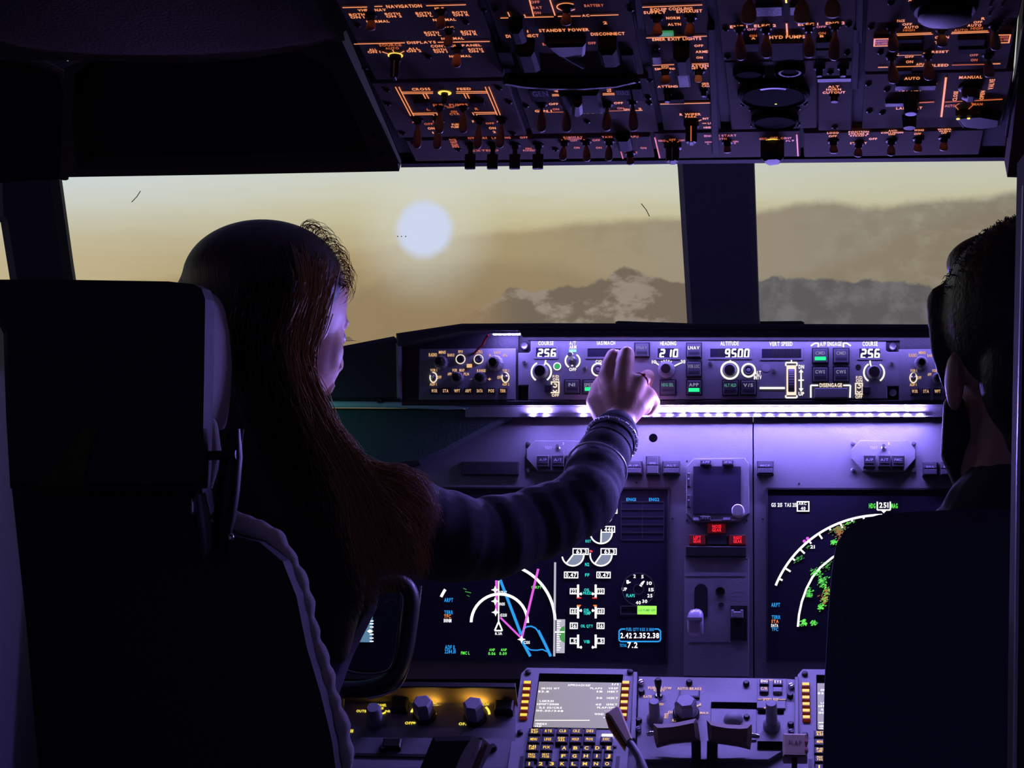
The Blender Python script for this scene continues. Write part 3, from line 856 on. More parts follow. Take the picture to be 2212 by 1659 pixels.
part(mc, 'blank_disc', MB(FM).pdisc(1655, 794.6, 9, 0, .0008), KNOBG)
part(mc, 'light_sensor', MB(FM).pdisc(1854, 793, 6, 0, .0006), BLACK)
scr = MB(WORLD).lathe(0, 0, [(.0030, 0), (.0030, .0022), (.0022, .0032), (.0012, .0034)], 16).mesh('screw', METAL, True)
for x, y in ((1133.4, 783), (1263.8, 796.6), (1534.6, 785.8), (1671.6, 801.4), (1925.7, 786)):
    part(mc, 'screw', scr, None, base(FM, x, y))
big = MB(WORLD).lathe(0, 0, [(.0056, -.008), (.0056, -.002), (.0044, .0), (.0020, -.0005)], 18).mesh('corner_fastener', METAL, True)
for x, y in ((1132, 746), (1928.6, 747.5), (1929, 848.8)): part(mc, 'corner_fastener', big, None, base(FM, x, y))

# ================================================================== EFIS control panels (left and right)
def efis(dx, dy, label):
    e = thing('instrument_control_panel', label, 'control panel', base(FM, 1010 + dx, 808 + dy), 'display control panels beside the mode control panel')
    X = lambda v: v + dx
    Y = lambda v: v + dy
    part(e, 'faceplate', MB(FM).pbox(X(905), Y(753), X(1114), Y(864), -.006, 0, .001), MCPM)
    T = [('RADIO', 926.5, 944, 763, 770), ('MINS', 948, 963, 758, 764), ('BARO', 967, 981.6, 764, 770), ('FPV', 990, 1000, 757, 763), ('MTRS', 1027, 1042, 757, 763.5), ('BARO', 1067, 1081.5, 758.6, 764.6), ('IN', 1056.5, 1061, 765, 770.6), ('HPA', 1085.6, 1096, 765, 770.6),
         ('VOR 1', 929.7, 944, 796.7, 802.6), ('OFF', 944.5, 953.6, 812, 818), ('ADF 1', 928.6, 943, 827, 833), ('VOR', 977, 987.5, 796.7, 802.8), ('MAP', 992.5, 1003.5, 796.7, 802.8), ('APP', 967, 975.6, 805, 810.8), ('PLN', 1002, 1013, 805, 811),
         ('RANGE', 1030.5, 1049, 797.7, 803.6), ('-', 1015, 1021, 818, 819.4), ('+', 1054, 1061, 815.6, 822.6), ('VOR 2', 1085.6, 1100, 797.7, 803), ('OFF', 1074, 1083.5, 812, 818.4), ('ADF 2', 1085, 1100, 827.5, 833)]
    part(e, 'lettering', MB(FM).labels([(t, X(a), X(b), Y(c), Y(d)) for t, a, b, c, d in T]), E_AMB)
    for t, a, b in (('WXR', 933, 945.7), ('STA', 957.7, 969.8), ('WPT', 982, 994.7), ('ARPT', 1006, 1018.7), ('DATA', 1031, 1043.4), ('POS', 1056, 1068), ('TERR', 1081, 1093)):
        k = part(e, 'map_button', MB(FM).pbox(X(a - 3), Y(838), X(b + 3), Y(852), 0, .004, .0008), KEYM)
        part(k, 'lettering', MB(FM).ptext(t, X(a), X(b), Y(841.4), Y(848), .0042), E_AMB)
    for x, y, r in ((953, 784, 11), (1070, 785, 12.5)):
        k = part(e, 'selector_knob', MB(FM).plathe(X(x), Y(y), [(r * 1.35, 0), (r * 1.35, .005), (r * 1.1, .008), (r * 1.1, .012)], 32, 12, .05), KNOBG, smooth=True)
        part(k, 'inner_knob', MB(FM).plathe(X(x), Y(y), [(r * .8, .011), (r * .75, .024), (r * .6, .025)], 28, 10, .04), KNOB, smooth=True)
    for x, y, r in ((989, 817, 10), (1038, 817, 10.5)):
        k = part(e, 'selector_knob', MB(FM).plathe(X(x), Y(y), [(r * 1.3, 0), (r * 1.3, .004), (r * 1.05, .006), (r * 1.05, .009)], 32, 14, .05), KNOBG, smooth=True)
        part(k, 'inner_knob', MB(FM).plathe(X(x), Y(y), [(r * .85, .008), (r * .8, .021), (r * .6, .022)], 28, 8, .06), KNOB, smooth=True)
    for x, y in ((995, 776), (1034, 776)):
        k = part(e, 'round_button', MB(FM).plathe(X(x), Y(y), [(7.6, 0), (7.6, .003), (5.5, .004), (3, .0034)], 24), KEYM, smooth=True)
        part(k, 'lit_ring', MB(FM).parc(X(x), Y(y), 9.6, 1.8), E_CREAM)
    for x, y in ((936.5, 815.4), (1092, 815.4)):
        a, b = FM.at(X(x), Y(y)); k_ = FM.k(X(x), Y(y))
        s_ = part(e, 'toggle_switch', MB(FM).plathe(X(x), Y(y), [(5.5, 0), (5.5, .002), (3.2, .003)], 18), METAL)
        ov = MB(FM)
        pts = [(a + 7.4 * k_ * math.cos(R(i * 15)), b + 10.5 * k_ * math.sin(R(i * 15)), .0008) for i in range(24)]
        ov.tube(pts, .0008, 6, closed=True)
        part(s_, 'lit_ring', ov, E_CREAM)
        part(s_, 'lever', MB(FM).tube([(a, b, .002), (a, b + .002, .009), (a, b + .003, .013)], [.0016, .002, .0026], 10), CHROME, smooth=True)
    part(e, 'small_lamp', MB(FM).pbox(X(1008.5), Y(786.5), X(1019.5), Y(794), 0, .002, .0006), E_AMB)
    return e
efis(0, 0, 'display control panel left of the mode control panel, lit from one side')
efis(1036.5, 1, 'display control panel at the right end of the mode control panel, half behind the man')

# ================================================================== main instrument panel
ip = thing('dashboard', 'grey main instrument panel below the glareshield, split by a vertical seam', 'instrument panel', base(FP, 1533, 1200))
part(ip, 'left_plate', MB(FP).ppoly([(560, 897), (1625.2, 899), (1627, 1466), (560, 1466)], -.012, 0), PANELM)
part(ip, 'right_plate', MB(FP).ppoly([(1628.2, 899), (2500, 899), (2500, 1466), (1630, 1466)], -.012, 0), PANELM)
part(ip, 'seam_backing', MB(FP).pbox(1600, 908, 1650, 1466, -.02, -.013), BLACK)
part(ip, 'side_shade', MB(FP).ppoly([(560, 886), (1000, 888), (1113, 904), (1060, 930), (955, 985), (910, 1005), (800, 1020), (560, 1020)], 0, .022, .004), SHADEM, label='dark teal panel cut to the shade left of the strip lights')  # shade beside the strip lights put into the shape of a dark panel
part(ip, 'jack_socket', MB(FP).pdisc(1411, 946, 9.4, 0, .0003), SLOT)
for x, y in ((1484, 996.5), (1613, 996.5), (1375, 1043), (1726, 1045), (1648, 1122), (1453, 1121), (1484, 1124), (1613, 1124)):
    part(ip, 'screw', MB(FP).pdisc(x, y, 2.2, 0, .0008, 10), BLACK)
part(ip, 'label_slot', MB(FP).pbox(998, 998, 1121, 1027, 0, .005, .001), DARK)

def annunciator(x0, y0, x1, y1, label, txt, lens=2):
    t = thing('annunciator_light', label, 'light', base(FP, (x0 + x1) / 2, (y0 + y1) / 2), 'unlit annunciator lights on the instrument panel')
    part(t, 'housing', MB(FP).pbox(x0, y0, x1, y1, 0, .010, .001), KEYM)
    ym = (y0 + y1) / 2
    part(t, 'lens', MB(FP).pbox(x0 + 3, y0 + 3, x1 - 3, ym - 1, .0095, .0112, .0004), BTN)
    part(t, 'lens', MB(FP).pbox(x0 + 3, ym + 1, x1 - 3, y1 - 3, .0095, .0112, .0004), BTN)
    part(t, 'lettering', MB(FP).ptext(txt, x0 + 8, x1 - 8, ym - 6, ym - 2, .0114), LETF)
annunciator(1350, 998, 1388, 1027, 'small dark annunciator light just right of the reaching forearm', 'A/P')
annunciator(1396, 987, 1426, 1028, 'tall dark annunciator light under the black jack socket', 'SPD')
annunciator(1432, 998, 1470, 1027, 'small dark annunciator light left of the square standby display', 'ALT')
annunciator(1635, 998, 1672, 1027, 'small dark annunciator light right of the square standby display', 'MCP')
annunciator(1992, 1000, 2026, 1030, 'dark annunciator light right of the eight-sided unit, beside the man', 'BRK')
annunciator(2029, 1000, 2062, 1030, 'dark annunciator light partly behind the chin of the man', 'LE')

def disengage_unit(dx, label):
    t = thing('warning_light_unit', label, 'light unit', base(FP, 1908 + dx, 985), 'eight-sided warning light units')
    X = lambda v: v + dx
    part(t, 'plate', MB(FP).ppoly([(X(1839), 973), (X(1857), 953), (X(1958), 953), (X(1978), 973), (X(1978), 993), (X(1955), 1020), (X(1863), 1020), (X(1839), 993)], 0, .008, .0012), PANELM)
    for a, b, s_ in ((1864, 1890.5, 'A/P'), (1896, 1923, 'A/T'), (1926, 1952.5, 'FMC')):
        k = part(t, 'warning_light', MB(FP).pbox(X(a), 988, X(b), 1013, .0075, .019, .001), KEYM)
        part(k, 'lettering', MB(FP).ptext(s_, X(a + 5), X(b - 5), 995, 1000.5, .0193), LETF)
        part(k, 'lens_divider', MB(FP).pbox(X(a + 3), 1004, X(b - 3), 1005, .0185, .0195), BTN)
    part(t, 'lettering', MB(FP).labels([('TEST', X(1879), X(1895), 966.5, 972), ('1', X(1918), X(1921), 957.5, 963), ('2', X(1918), X(1922), 977, 982)], .0083), LETF)
    a, b = FP.at(X(1908), 971)
    s_ = part(t, 'toggle_switch', MB(FP).plathe(X(1908), 971, [(5, .008), (5, .010), (3, .011)], 16), METAL)
    part(s_, 'lever', MB(FP).tube([(a, b, .01), (a, b + .001, .018), (a, b + .0015, .022)], [.0014, .0018, .0024], 10), METAL, smooth=True)
    for x, y in ((1842, 959), (1974, 959), (1842, 1016), (1974, 1016)):
        part(t, 'screw', MB(FP).plathe(X(x), y, [(4.4, 0), (4.4, .003), (2.5, .0042)], 14), METAL, smooth=True)
disengage_unit(0, 'eight-sided grey warning light unit between the captain of the right seat and centre seam')
disengage_unit(-701, 'eight-sided grey warning light unit left of the reaching forearm')
for o in list(COL.objects):
    if o.get('label', '').startswith('eight-sided grey warning light unit between'): o['label'] = 'eight-sided grey warning light unit with test switch, right of the centre seam'

# ---- standby display
sd = thing('standby_display', 'small square unlit standby display with a pale round knob', 'display', base(FP, 1550, 1060))
part(sd, 'bezel', MB(FP).ppoly([(1483, 1010), (1499, 992.5), (1609, 991), (1618, 1002), (1619, 1111), (1596, 1128), (1501, 1129), (1483, 1112)], 0, .009, .0012), PANELM)
part(sd, 'screen', MB(FP).pbox(1498, 1010, 1601, 1112, .0088, .0102), GLASS)
for x0, y0, x1, y1, s_ in ((1513.6, 997, 1538, 1008, 'APP'), (1561, 997, 1585.6, 1008, 'HP/IN'), (1513, 1117.5, 1536, 1126.5, 'ATT')):
    k = part(sd, 'push_button', MB(FP).pbox(x0, y0, x1, y1, .009, .014, .0008), KEYM)
    part(k, 'lettering', MB(FP).ptext(s_, x0 + 4, x1 - 4, y0 + 2.5, y1 - 3.5, .0143), LETF)
for y0, y1, s_ in ((1024.6, 1053.6, '+'), (1072, 1098, '-')):
    k = part(sd, 'push_button', MB(FP).pbox(1485, y0, 1492.4, y1, .009, .013, .0006), KEYM)
    part(k, 'lettering', MB(FP).pdisc(1488.7, (y0 + y1) / 2 - 2, 1.8, .013, .0133), LETF)
part(sd, 'tag', MB(FP).pbox(1498, 1120, 1510, 1126, .009, .0096).pbox(1563, 1120, 1578, 1125, .009, .0096), LETF)
part(sd, 'round_knob', MB(FP).plathe(1595.3, 1108, [(12, .009), (12.6, .012), (14, .013), (13.6, .026), (11.5, .028)], 32), mat('pale_knob', 'c9c4d4', .4), smooth=True, label='pale round knob')

# ---- gear lights and lever
def gear_light(x0, y0, x1, y1, t1, label):
    g = thing('gear_light', label, 'light', base(FP, (x0 + x1) / 2, (y0 + y1) / 2), 'red landing gear lights')
    part(g, 'lamp_body', MB(FP).pbox(x0, y0, x1, y1, 0, .006, .001), E_REDD)
    part(g, 'lettering', MB(FP).labels([(t1, x0 + 10, x1 - 9, y0 + 3, y0 + 9.5), ('GEAR', x0 + 9.5, x1 - 9, y0 + 10.5, y0 + 17.5)], .0063), E_RED)
gear_light(1529, 1132, 1567.6, 1151.8, 'NOSE', 'upper red NOSE GEAR light below the standby display')
gear_light(1488.5, 1156, 1523.7, 1176, 'LEFT', 'red LEFT GEAR light')
gear_light(1575, 1156.5, 1612, 1176.5, 'RIGHT', 'red RIGHT GEAR light')
gl = thing('gear_lever_panel', 'landing gear lever panel with a pale wheel-shaped knob in its slot', 'gear lever', base(FP, 1550, 1300))
part(gl, 'backplate', MB(FP).pbox(1478, 1205, 1618, 1462, 0, .003, .0008), PANEL2)
part(gl, 'dark_block', MB(FP).pbox(1527, 1156, 1572, 1178, 0, .005, .001), DARK)
part(gl, 'dark_bar', MB(FP).pbox(1482, 1181, 1612, 1203, 0, .006, .001), BLACK)
rows = [('LANDING GEAR LIMIT', 1505, 1565, 1209, 1214), ('(IAS)', 1572, 1588, 1209, 1214), ('EXTEND', 1505, 1536, 1219, 1223.5), ('270K', 1551, 1570, 1219, 1223.5), ('.82M', 1577, 1592, 1219, 1224), ('RETRACT', 1505, 1534, 1228, 1232.5), ('235K', 1551, 1570, 1228, 1232.5), ('EXTENDED', 1505, 1545, 1238, 1242.5), ('320K', 1552, 1569, 1238, 1242.5), ('.82M', 1576, 1593, 1238, 1243),
        ('UP', 1507, 1519, 1254, 1260), ('FLAPS', 1546, 1566, 1249, 1254), ('GRAV', 1546, 1566, 1258, 1263), ('NOSE', 1580, 1605, 1274, 1279), ('WHEEL', 1580, 1605, 1283, 1288), ('STEER', 1580, 1605, 1292, 1297), ('OFF', 1487, 1496, 1280, 1285), ('DN', 1487, 1496, 1298, 1303)]
for i, r in enumerate(('FLAPS', 'LIMIT', '1 250K', '5 250K', '15 200K', '25 190K', '30 175K')):
    rows += [(r, 1522, 1544, 1392 + i * 7.5, 1396 + i * 7.5), (r[::-1].replace('K', '') if False else r, 1566, 1586, 1400 + i * 7.5, 1404 + i * 7.5)]
mb = MB(FP).labels(rows, .0033); mb.pline(1479, 1205.5, 1617, 1205.5, 1.4, .003).pline(1482, 1244.5, 1610, 1244.5, 1.2, .003).pline(1488, 1387, 1616, 1387, 1.2, .003)
part(gl, 'lettering', mb, mat('faded_placard', '7a748c', .7))
sl_ = MB(FP); a0, a1, b0, b1 = FP.rect(1500, 1262, 1529, 1332); rr = (a1 - a0) / 2
pts = [(a0 + rr + rr * math.cos(R(t)), b1 - rr + rr * math.sin(R(t))) for t in range(0, 181, 20)] + [(a0, b0), (a1, b0)]
sl_.prism(pts, .003, .0038); part(gl, 'lever_slot', sl_, BLACK)
part(gl, 'round_recess', MB(FP).plathe(1556, 1279, [(10.5, .003), (10.5, .0045), (8.5, .0045), (8, .0036)], 24), BLACK)
part(gl, 'round_recess', MB(FP).plathe(1558, 1308, [(6, .003), (6, .004), (4, .0038)], 18), DARK)
lv = MB(FP); a, b = FP.at(1505, 1352); a2, b2 = FP.at(1507, 1325)
lv.tube([(a2, b2, .004), (a2, b2, .02), (a, b + .004, .035)], .005, 10); gv = part(gl, 'gear_lever', lv, METAL, smooth=True)
k_ = FP.k(1505, 1352); wm = MB(FP)
prof = [(15, -17), (22, -15), (29, -10), (31, -2), (30.5, 3), (31, 8), (27, 14), (20, 17), (12, 17)]
V = []; F = []; n = 28
for r_, h_ in prof:
    for i in range(n):
        t = 2 * math.pi * i / n; V.append((a + h_ * k_, b + r_ * k_ * math.sin(t), .036 + r_ * .55 * k_ * math.cos(t)))
for q in range(len(prof) - 1):
    for i in range(n): F.append((q * n + i, q * n + (i + 1) % n, (q + 1) * n + (i + 1) % n, (q + 1) * n + i))
F += [tuple(range(n))[::-1], tuple(range((len(prof) - 1) * n, len(prof) * n))]
wm.add(V, F); part(gv, 'wheel_knob', wm, mat('clear_wheel_knob', 'a8a0c0', .25, spec=.8), smooth=True, label='pale wheel-shaped knob')
part(gv, 'knob_band', MB(FP).box(a - .0098, a + .0098, b + .004, b + .0065, .040, .0505), mat('knob_band', 'd8d2ea', .3))
part(gl, 'switch_recess', MB(FP).pbox(1578, 1309, 1614, 1384, .003, .0042), BLACK)
part(gl, 'steering_switch', MB(FP).ppoly([(1580, 1336), (1606, 1336), (1606, 1319), (1600, 1319), (1600, 1323), (1586, 1323), (1586, 1319), (1580, 1319)], .004, .014, .001), KNOBG)

# ---- wide display, left of the centre
def display(label, x0, y0, x1, y1):
    d = thing('wide_display', label, 'display', base(FP, (x0 + x1) / 2, (y0 + y1) / 2))
    part(d, 'bezel', MB(FP).pframe(x0 - 3, y0 - 3, x1 + 3, y1 + 9, 4, 0, .0035), DARK)
    part(d, 'glass', MB(FP).pbox(x0, y0, x1, y1 + 6, -.001, .0012), GLASS)
    return d
d1 = display('wide glowing display with a map, engine gauges and fuel readout under the raised arm', 868, 1056, 1442, 1422)
Z = .0016
mb = MB(FP)
mb.parc(1079, 1345, 61, 6, 0, 180, Z).parc(1072, 1345, 132, 6, 148, 156, Z).parc(1072, 1345, 127, 6, 3, 78, Z, n=16)
mb.ppath([(1077.5, 1343), (1069, 1362.5), (1085.5, 1362.5), (1077.5, 1343)], 3.2, Z).pline(1077.5, 1255, 1077.5, 1343, 2.6, Z)
for x, y in ((1070, 1274.5), (1070, 1299), (1071, 1323), (1127, 1381.5)):
    mb.ppoly([(x - 9, y), (x - 2.5, y - 2.5), (x, y - 9), (x + 2.5, y - 2.5), (x + 9, y), (x + 2.5, y + 2.5), (x, y + 9), (x - 2.5, y + 2.5)], Z + .0003, Z + .0006)
mb.labels([('OTRAT', 1078, 1095, 1277, 1283), ('BN35', 1077, 1091, 1302, 1308), ('LG251', 1077, 1095, 1326, 1332), ('11.2R', 1070, 1085.5, 1366.5, 1371.5), ('CI35', 1132, 1145, 1385, 1391)], Z + .0006)
mb.labels([('215', 1010, 1028, 1080, 1086), ('GS', 1030, 1046, 1076, 1082)], Z)
part(d1, 'map_symbols', mb, S_W)
part(d1, 'route_line', MB(FP).pline(1072.5, 1254, 1072.5, 1325, 5, Z - .0002).pline(1081, 1334, 1126, 1378, 4, Z).pline(1163, 1229, 1127, 1380, 5, Z), S_MG, label='magenta flight path')
mb = MB(FP).pline(1081, 1253, 1126, 1371, 6, Z - .0002).pline(1128, 1385, 1146, 1418, 6, Z - .0002)
mb.ppath([(1126, 1372), (1131, 1360), (1138, 1354), (1148, 1353), (1157, 1357), (1165, 1367)], 3, Z).ppath([(1163, 1362), (1178, 1392), (1190, 1418)], 6, Z).ppath([(1136, 1396), (1146, 1404), (1160, 1405), (1172, 1403), (1182, 1408)], 2.6, Z)
mb.labels([('ARPT', 960, 979, 1292, 1300.5), ('TERR', 960, 979, 1319, 1327), ('ADF 1L', 961.5, 984.5, 1394, 1402.5), ('2284.10', 961, 985, 1403.5, 1411.5), ('ENG1', 1353, 1374, 1076, 1082.5), ('ENG2', 1402, 1424, 1076, 1082.5), ('FUEL QTY KGS X 1000', 1353, 1413, 1356.5, 1363), ('TOTAL', 1339, 1354, 1391, 1397.5)], Z)
mb.ppath([(1351, 1359), (1342, 1359), (1337.5, 1363), (1337.5, 1383), (1341, 1386), (1423, 1386), (1427, 1383), (1427, 1363), (1422, 1359), (1414, 1359)], 3, Z)
part(d1, 'blue_symbols', mb, S_BLUE)
part(d1, 'orange_tag', MB(FP).ptext('TFC', 959.5, 974.5, 1328, 1335, Z), S_OR)
part(d1, 'range_tag', MB(FP).ptext('100NM', 959, 975.5, 1337, 1344.5, Z), S_W)
mb = MB(FP).labels([('CHKPT', 1148, 1170, 1266, 1271.5), ('ANP', 1057, 1069.5, 1401, 1406.5), ('0.06', 1055, 1070.5, 1409, 1415), ('ANP', 1082, 1095, 1401, 1406.5), ('0.09', 1079, 1095, 1409, 1415), ('FMC L', 996, 1015, 1407.5, 1414), ('TO', 1312, 1328, 1089, 1097)], Z)
part(d1, 'green_symbols', mb, S_GR)
part(d1, 'terrain_specks', MB(FP).pline(1001, 1271, 1008, 1274, 1.4, Z).pline(1005, 1278, 1018, 1281, 1.6, Z).pline(1009, 1286, 1015, 1289, 1.2, Z), S_GD)
part(d1, 'divider', MB(FP).pline(1199.5, 1215, 1197.5, 1418, 4.5, Z), S_LG)
mb = MB(FP).pbox(1202, 1338, 1220.5, 1411, Z, Z + .0002); part(d1, 'flap_scale', mb, S_LG)
part(d1, 'flap_band', MB(FP).ppoly([(1220, 1352), (1212, 1356), (1208, 1366), (1208, 1374), (1212, 1384), (1220, 1389)], Z + .0002, Z + .0004), S_GD)
mb = MB(FP)
for i in range(14): mb.pline(1203, 1342 + i * 4.8, 1203 + (9 if i % 3 == 0 else 6), 1342 + i * 4.8, 1.8, Z + .0004)
mb.pline(1199, 1365.5, 1220, 1365.5, 3, Z + .0005); part(d1, 'scale_ticks', mb, S_W)
# engine dials
gw, gg, gb = MB(FP), MB(FP), MB(FP)
def pie(mb, cx, cy, r, a0, a1, c):
    pts = [(cx, cy)] + [(cx + r * math.cos(R(a0 + (a1 - a0) * i / 14)), cy - r * math.sin(R(a0 + (a1 - a0) * i / 14))) for i in range(15)]
    mb.ppoly(pts, c, c + .0002)
def boxed(x0, y0, x1, y1, t, m0=0):
    gw.pframe(x0, y0, x1, y1, 2.2, Z, Z + .0003); gw.ptext(t, x0 + m0 + 4, x1 - 4, y0 + 3, y1 - 3, Z + .0003)
for cx, cy, a0, ndl, n_ in ((1300, 1110, -160, -62, '84.3'), (1299, 1151, -160, -92, '446'), (1238, 1199, -170, -128, '63.3'), (1298.5, 1199, -190, -125, '63.3')):
    pie(gg, cx, cy, 23, ndl, 0, Z)
    gw.parc(cx, cy, 23.5, 3.2, a0, 0, Z + .0001); gw.pline(cx, cy, cx + 23 * math.cos(R(ndl)), cy - 23 * math.sin(R(ndl)), 3, Z + .0003)
    boxed(cx - 1, cy - 14.5, cx + 34 if n_ != '446' else cx + 30, cy, n_, 4)
gw.labels([('8', 1309, 1315, 1109, 1115), ('6', 1309, 1315, 1119, 1125)], Z + .0006)
boxed(1218.5, 1235, 1249.5, 1249.5, '0.47'); boxed(1288.5, 1235, 1319.5, 1249.5, '0.47')
for y0, y1, t, bar in ((1271, 1284, '22', (1263, 1292)), (1314, 1327, '60', (1307, 1336)), (1345, 1359, '56', None), (1378, 1391.5, '.5', (1371, 1400))):
    boxed(1231, y0, 1248.5, y1, t); boxed(1289, y0, 1306, y1, t)
    if bar:
        gw.pline(1249, bar[0], 1249, bar[1], 4.5, Z).pline(1287, bar[0], 1287, bar[1], 4.5, Z)
        ym = (y0 + y1) / 2 + (6 if t == '22' else -1 if t == '60' else 14)
        gw.ppoly([(1250, ym), (1256, ym - 4), (1258, ym), (1256, ym + 3)], Z, Z + .0003).ppoly([(1286, ym), (1280, ym - 4), (1278, ym), (1280, ym + 3)], Z, Z + .0003)
part(d1, 'engine_dials', gw, S_W); part(d1, 'dial_fill', gg, S_G)
mb = MB(FP).labels([('EGT', 1265, 1277, 1166.5, 1172), ('N2', 1264, 1273, 1216, 1223), ('FF', 1264, 1273.5, 1239, 1245.5), ('OIL', 1262, 1274, 1271.5, 1277.5), ('PRESS', 1259.5, 1278, 1278.6, 1284.5), ('OIL', 1261, 1273.5, 1315, 1320.5), ('TEMP', 1260.5, 1276.5, 1321.5, 1328), ('OIL QTY', 1254.5, 1281, 1349.5, 1355.5), ('VIB', 1261, 1274, 1383, 1389.5), ('FLAPS', 1353, 1371.5, 1283.5, 1290), ('N1', 1265, 1275, 1118, 1124)], Z)
part(d1, 'cyan_names', mb, S_CY)
part(d1, 'red_limits', MB(FP).pline(1246, 1292, 1256, 1291.5, 2.4, Z + .0002).pline(1280, 1292, 1290, 1292, 2.4, Z + .0002).pline(1274, 1190, 1280, 1192, 3.6, Z + .0004), S_RED)
part(d1, 'orange_limits', MB(FP).ppoly([(1247, 1307), (1256, 1307), (1253, 1311), (1248, 1311)], Z + .0004, Z + .0005).ppoly([(1281, 1307), (1290, 1307), (1289, 1311), (1284, 1311)], Z + .0004, Z + .0005), S_OR)
mb = MB(FP).parc(1379.5, 1273, 35, 1.6, c=Z).parc(1379.5, 1273, 11, 1.2, c=Z)
for y in (1084, 1100, 1116.5, 1133, 1150, 1166): mb.pline(1342, y, 1433, y, .9, Z)
mb.pline(1342, 1084, 1342, 1166, .9, Z).pline(1388, 1084, 1388, 1166, .9, Z).pline(1434, 1084, 1434, 1166, .9, Z).ppath([(1377, 1326.5), (1341, 1326.5), (1341, 1309.5), (1377, 1309.5)], 1.4, Z)
part(d1, 'thin_outlines', mb, S_LINE)
mb = MB(FP)
for t, x, y in (('UP', 1349, 1273), ('1', 1356, 1257), ('2', 1371, 1245), ('5', 1388, 1246), ('10', 1403, 1260), ('15', 1407, 1274), ('25', 1404, 1287), ('30', 1393, 1299), ('40', 1379, 1302)): mb.ptext(t, x - 5.5 if len(t) > 1 else x - 2.5, x + 5.5 if len(t) > 1 else x + 2.5, y - 3.5, y + 3.5, Z)
mb.ppoly([(1381, 1265), (1386, 1268), (1393, 1256), (1392, 1254.5), (1387, 1257)], Z, Z + .0003)
mb.ppoly([(1355, 1262), (1362, 1259), (1363, 1257), (1357, 1257)], Z, Z + .0003)
mb.labels([('2.42', 1340.5, 1365, 1367.5, 1378.5), ('2.35', 1369, 1395, 1367.5, 1378.5), ('2.38', 1398, 1424, 1367.5, 1378.5), ('7.2', 1355.5, 1377.5, 1387.5, 1399.5)], Z + .0002)
part(d1, 'dial_numbers', mb, S_W)
gp = part(d1, 'green_message_box', MB(FP).pbox(1377, 1309, 1418.5, 1327.5, Z, Z + .0003), S_LIME)
part(gp, 'lettering', MB(FP).ptext('LO PUMP OFF', 1380, 1416, 1316, 1321, Z + .0005), S_GD)

# ---- right display
d2 = display('wide map display right of the centre seam, partly behind the right seat', 1658, 1058, 2200, 1424)
mb = MB(FP)
mb.parc(1908, 1360, 252, 5, 90, 158, Z, n=36)
for i, a in enumerate(range(94, 158, 6)):
    r0, r1 = 250, 250 - (14 if i % 2 else 8)
    mb.pline(1908 + r0 * math.cos(R(a)), 1360 - r0 * math.sin(R(a)), 1908 + r1 * math.cos(R(a)), 1360 - r1 * math.sin(R(a)), 4, Z)
mb.ppath([(1723.5, 1354), (1726, 1328), (1732, 1300), (1742, 1272), (1755, 1247), (1772, 1226), (1799, 1204), (1830, 1188)], 4.6, Z)
mb.labels([('GS 215', 1666, 1690, 1087, 1095), ('TAS 215', 1695, 1721, 1087, 1095), ('ARC', 1725, 1742, 1085.5, 1091), ('40', 1730, 1740, 1095, 1102), ('251', 1899, 1919, 1086, 1097), ('21', 1750, 1760, 1178, 1185), ('DATA', 1666, 1681, 1348, 1354.5)], Z + .0004)
mb.pframe(1721, 1083, 1748.5, 1105.5, 2.6, Z, Z + .0003).ppath([(1895, 1084), (1895, 1102), (1923, 1102), (1923, 1084)], 3, Z).ppoly([(1903, 1103), (1915, 1103), (1909, 1109)], Z, Z + .0003)
part(d2, 'map_symbols', mb, S_W)
part(d2, 'green_tags', MB(FP).labels([('HDG', 1877, 1891, 1088, 1098), ('MAG', 1925, 1939, 1088, 1098)], Z), S_GR)
part(d2, 'blue_tags', MB(FP).labels([('ARPT', 1666, 1685, 1302.5, 1311), ('TERR', 1667, 1686, 1329.5, 1337), ('TFC', 1667, 1681, 1356, 1363)], Z), S_BLUE)
part(d2, 'orange_tag', MB(FP).ptext('STA', 1666.5, 1682, 1339, 1345.5, Z), S_OR)
part(d2, 'heading_bug', MB(FP).pdisc(1737.5, 1169.5, 3.6, Z, Z + .0003, 12).pdisc(1744.5, 1163.5, 3.6, Z, Z + .0003, 12), S_MG)
terr = {'g': MB(FP), 'd': MB(FP), 'b': MB(FP)}
for n, cx, cy, sx, sy, pal in ((130, 1806, 1142, 24, 10, 'ddbb'), (70, 1828, 1128, 16, 6, 'ggd'), (60, 1812, 1150, 8, 14, 'bb'), (30, 1800, 1172, 8, 6, 'g'), (22, 1742, 1179, 5, 7, 'dd'), (40, 1722, 1206, 10, 8, 'dd'), (26, 1783, 1223, 9, 8, 'd'), (60, 1762, 1238, 12, 8, 'gd'), (80, 1775, 1258, 9, 11, 'ggd'), (60, 1784, 1279, 8, 9, 'gbb'), (50, 1746, 1282, 8, 10, 'gd'), (60, 1779, 1298, 7, 10, 'bbg'), (30, 1770, 1312, 8, 7, 'g'), (40, 1734, 1346, 7, 6, 'gg'), (40, 1757, 1347, 6, 5, 'gd')):
    for _ in range(n):
        x, y = rnd.gauss(cx, sx * .55), rnd.gauss(cy, sy * .55); q = rnd.choice(pal); ln_ = rnd.uniform(1.5, 4.5)
        if (x - 1908) ** 2 + (y - 1360) ** 2 > 243 ** 2: continue
        terr[q].pline(x, y, x + ln_, y - ln_ * .55, rnd.uniform(1.0, 1.8), Z)
for q, m in (('g', S_GR), ('d', S_GD), ('b', S_BR)): part(d2, 'terrain_echo', terr[q], m, kind='stuff')

